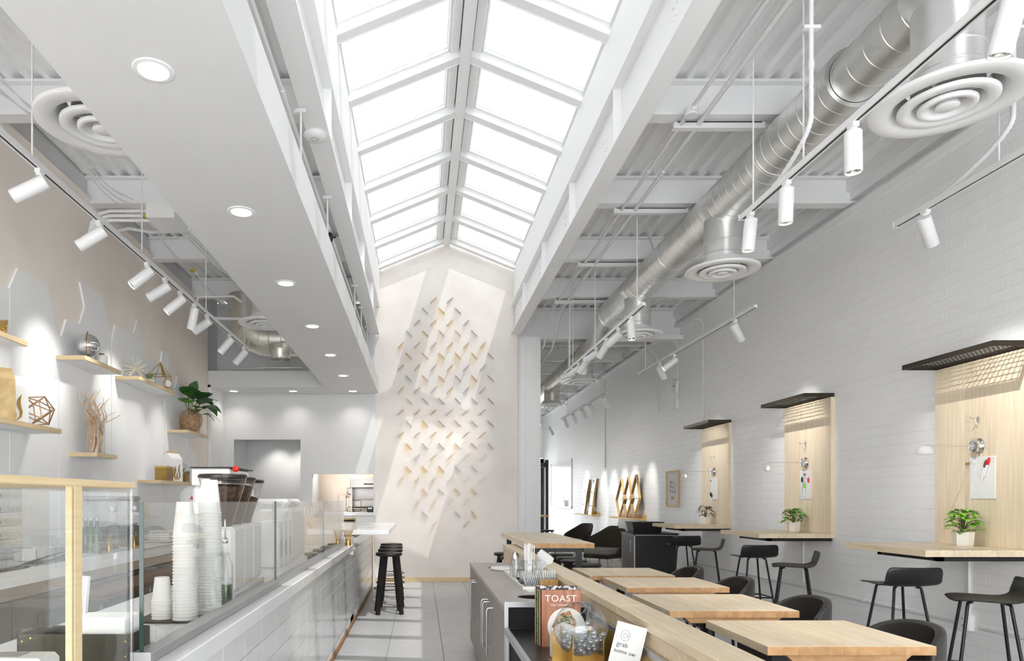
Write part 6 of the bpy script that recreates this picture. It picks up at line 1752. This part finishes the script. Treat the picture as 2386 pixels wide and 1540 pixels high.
g = G(); g.lathe([(0, 0), (.15, 0), (.15, .02), (.13, .03), (0, .03)], 36, M=rotto((0.3, -1, 0)), brk=40); g.build('dial', 'white_plastic', t)
g = G(); g.prism([(-.03, -.035, -.02), (.03, -.035, -.02), (0, -.035, .03)], (0, -.003, 0), M=Matrix.Rotation(.3, 4, 'Z')); g.build('mark', 'red_plastic', t)
g = G(); g.tube([(0, 0, -.14), (0, 0, EYE-.91-.0+.03-.53)], .02, 10); g.build('stem', 'white_plastic', t)

# ================================================================== KITCHEN BEHIND THE HATCH
t = thing('deck_oven', 'stainless deck oven with open racks seen through the hatch', 'oven', (-.98, 12.4, 0))
g = G(); g.cbox(-.30, .30, -.02, .5, 1.62, 1.80, .01); g.cbox(-.30, .30, -.02, .5, .0, 1.02, .01); g.box(-.30, -.26, -.02, .5, 1.02, 1.62); g.box(.26, .30, -.02, .5, 1.02, 1.62); g.box(-.26, .26, .46, .5, 1.02, 1.62); g.build('body', 'steel', t)
for z in (1.14, 1.24, 1.42):
    g = G(); g.cbox(-.25, .25, 0, .42, z, z+.012, .003); g.build('rack', 'stainless_warm', t)
g = G(); g.cbox(-.22, .2, .02, .4, 1.252, 1.275, .006); g.build('baking_pan', 'dark_edge', t)
for z in (1.16, 1.5):
    g = G(); g.tube([(-.29, -.03, z), (-.34, -.08, z+.02), (-.34, -.08, z+.12), (-.29, -.03, z+.12)], .012, 8); g.build('handle', 'chrome', t)
g = G(); g.box(-.05, .22, -.024, -.021, 1.68, 1.70); g.build('badge', 'text_dark', t)
t = thing('sheet_pan_stack', 'tall bronze sheet pans leaning in the kitchen', 'pans', (-1.42, 12.9, 1.19))
for k in range(3):
    g = G(); g.cbox(-.12+.14*k, .02+.14*k, -.06, .06, 0, .30-.05*k, .006); g.build('pan', 'stainless_warm', t)
t = thing('prep_table', 'stainless prep table behind the kitchen hatch', 'table', (-1.3, 12.6, 0))
g = G(); g.cbox(-.62, .0, -.2, .5, 1.15, 1.19, .004); g.build('top', 'steel', t)
for x in (-.58, -.04):
    for y in (-.15, .45):
        g = G(); g.tube([(x, y, 0), (x, y, 1.15)], .02, 10); g.build('leg', 'steel', t)
t = thing('order_printer', 'small dark order printer on the hatch sill', 'printer', (-.86, 11.72, 1.19))
g = G(); g.cbox(-.06, .05, -.06, .05, 0, .10, .012); g.build('body', 'dark_edge', t)
g = G(); g.box(-.04, .03, -.062, -.06, .06, .08); g.build('slot', 'paper', t)
t = thing('hatch_shelf', 'white shelf unit below the kitchen hatch with a small drawer', 'shelf unit', (-1.33, 11.45, 0))
g = G(); g.cbox(-.52, .53, -.15, .19, 0, 1.14, .004); g.build('body', 'white_paint', t)
g = G(); g.cbox(.02, .26, -.156, -.15, 1.03, 1.10, .003); d = g.build('drawer', 'bag_kraft', t)
g = G(); g.box(.04, .24, -.158, -.156, 1.045, 1.075); g.build('opening', 'void_black', d)
g = G(); g.cbox(-.54, .55, -.17, .19, 1.14, 1.16, .003); g.build('top', 'quartz', t)
# passage lights
for k, (x, y) in enumerate([(-2.75, 12.9), (-2.25, 12.9)]):
    t = thing('passage_downlight', ['left downlight hidden in the passage ceiling', 'right downlight hidden in the passage ceiling'][k], 'downlight', (x, y, 2.6), 0, 'passage downlights')
    g = G(); g.lathe([(.06, 0), (.06, -.008), (.045, -.01)][::-1], 20); g.build('trim_ring', 'white_plastic', t)
    g = G(); g.lathe([(.045, -.009), (0, -.009)], 20); g.build('lens', 'glow_disc', t)
    l = bpy.data.lights.new('passage_lamp', 'SPOT'); l.energy = 12; l.spot_size = 1.7; l.spot_blend = 1.0; l.color = (1, .96, .9); l.shadow_soft_size = .03
    lo = bpy.data.objects.new('passage_lamp', l); COL.objects.link(lo); lo.parent = t; lo.location = (0, 0, -.03); lo.rotation_euler = (.35, 0, 0)
l = bpy.data.lights.new('kitchen_fill', 'POINT'); l.energy = 30; l.color = (1, .93, .85); l.shadow_soft_size = .15  # unseen lamp, added to light the kitchen behind the hatch
t = thing('kitchen_fill_lamp', 'added unseen round lamp on the kitchen ceiling beyond the hatch', 'lamp', (-1.3, 12.4, 2.5), 0)
g = G(); g.lathe([(0, -.06), (.12, -.05), (.14, -.01), (.14, 0)], 24, brk=60); g.build('diffuser', 'glow_disc', t)
g = G(); g.lathe([(.14, -.004), (.15, -.004), (.15, 0)], 24); g.build('ring', 'white_plastic', t)
lo = bpy.data.objects.new('kitchen_fill', l); COL.objects.link(lo); lo.parent = t; lo.location = (0, 0, -.15)
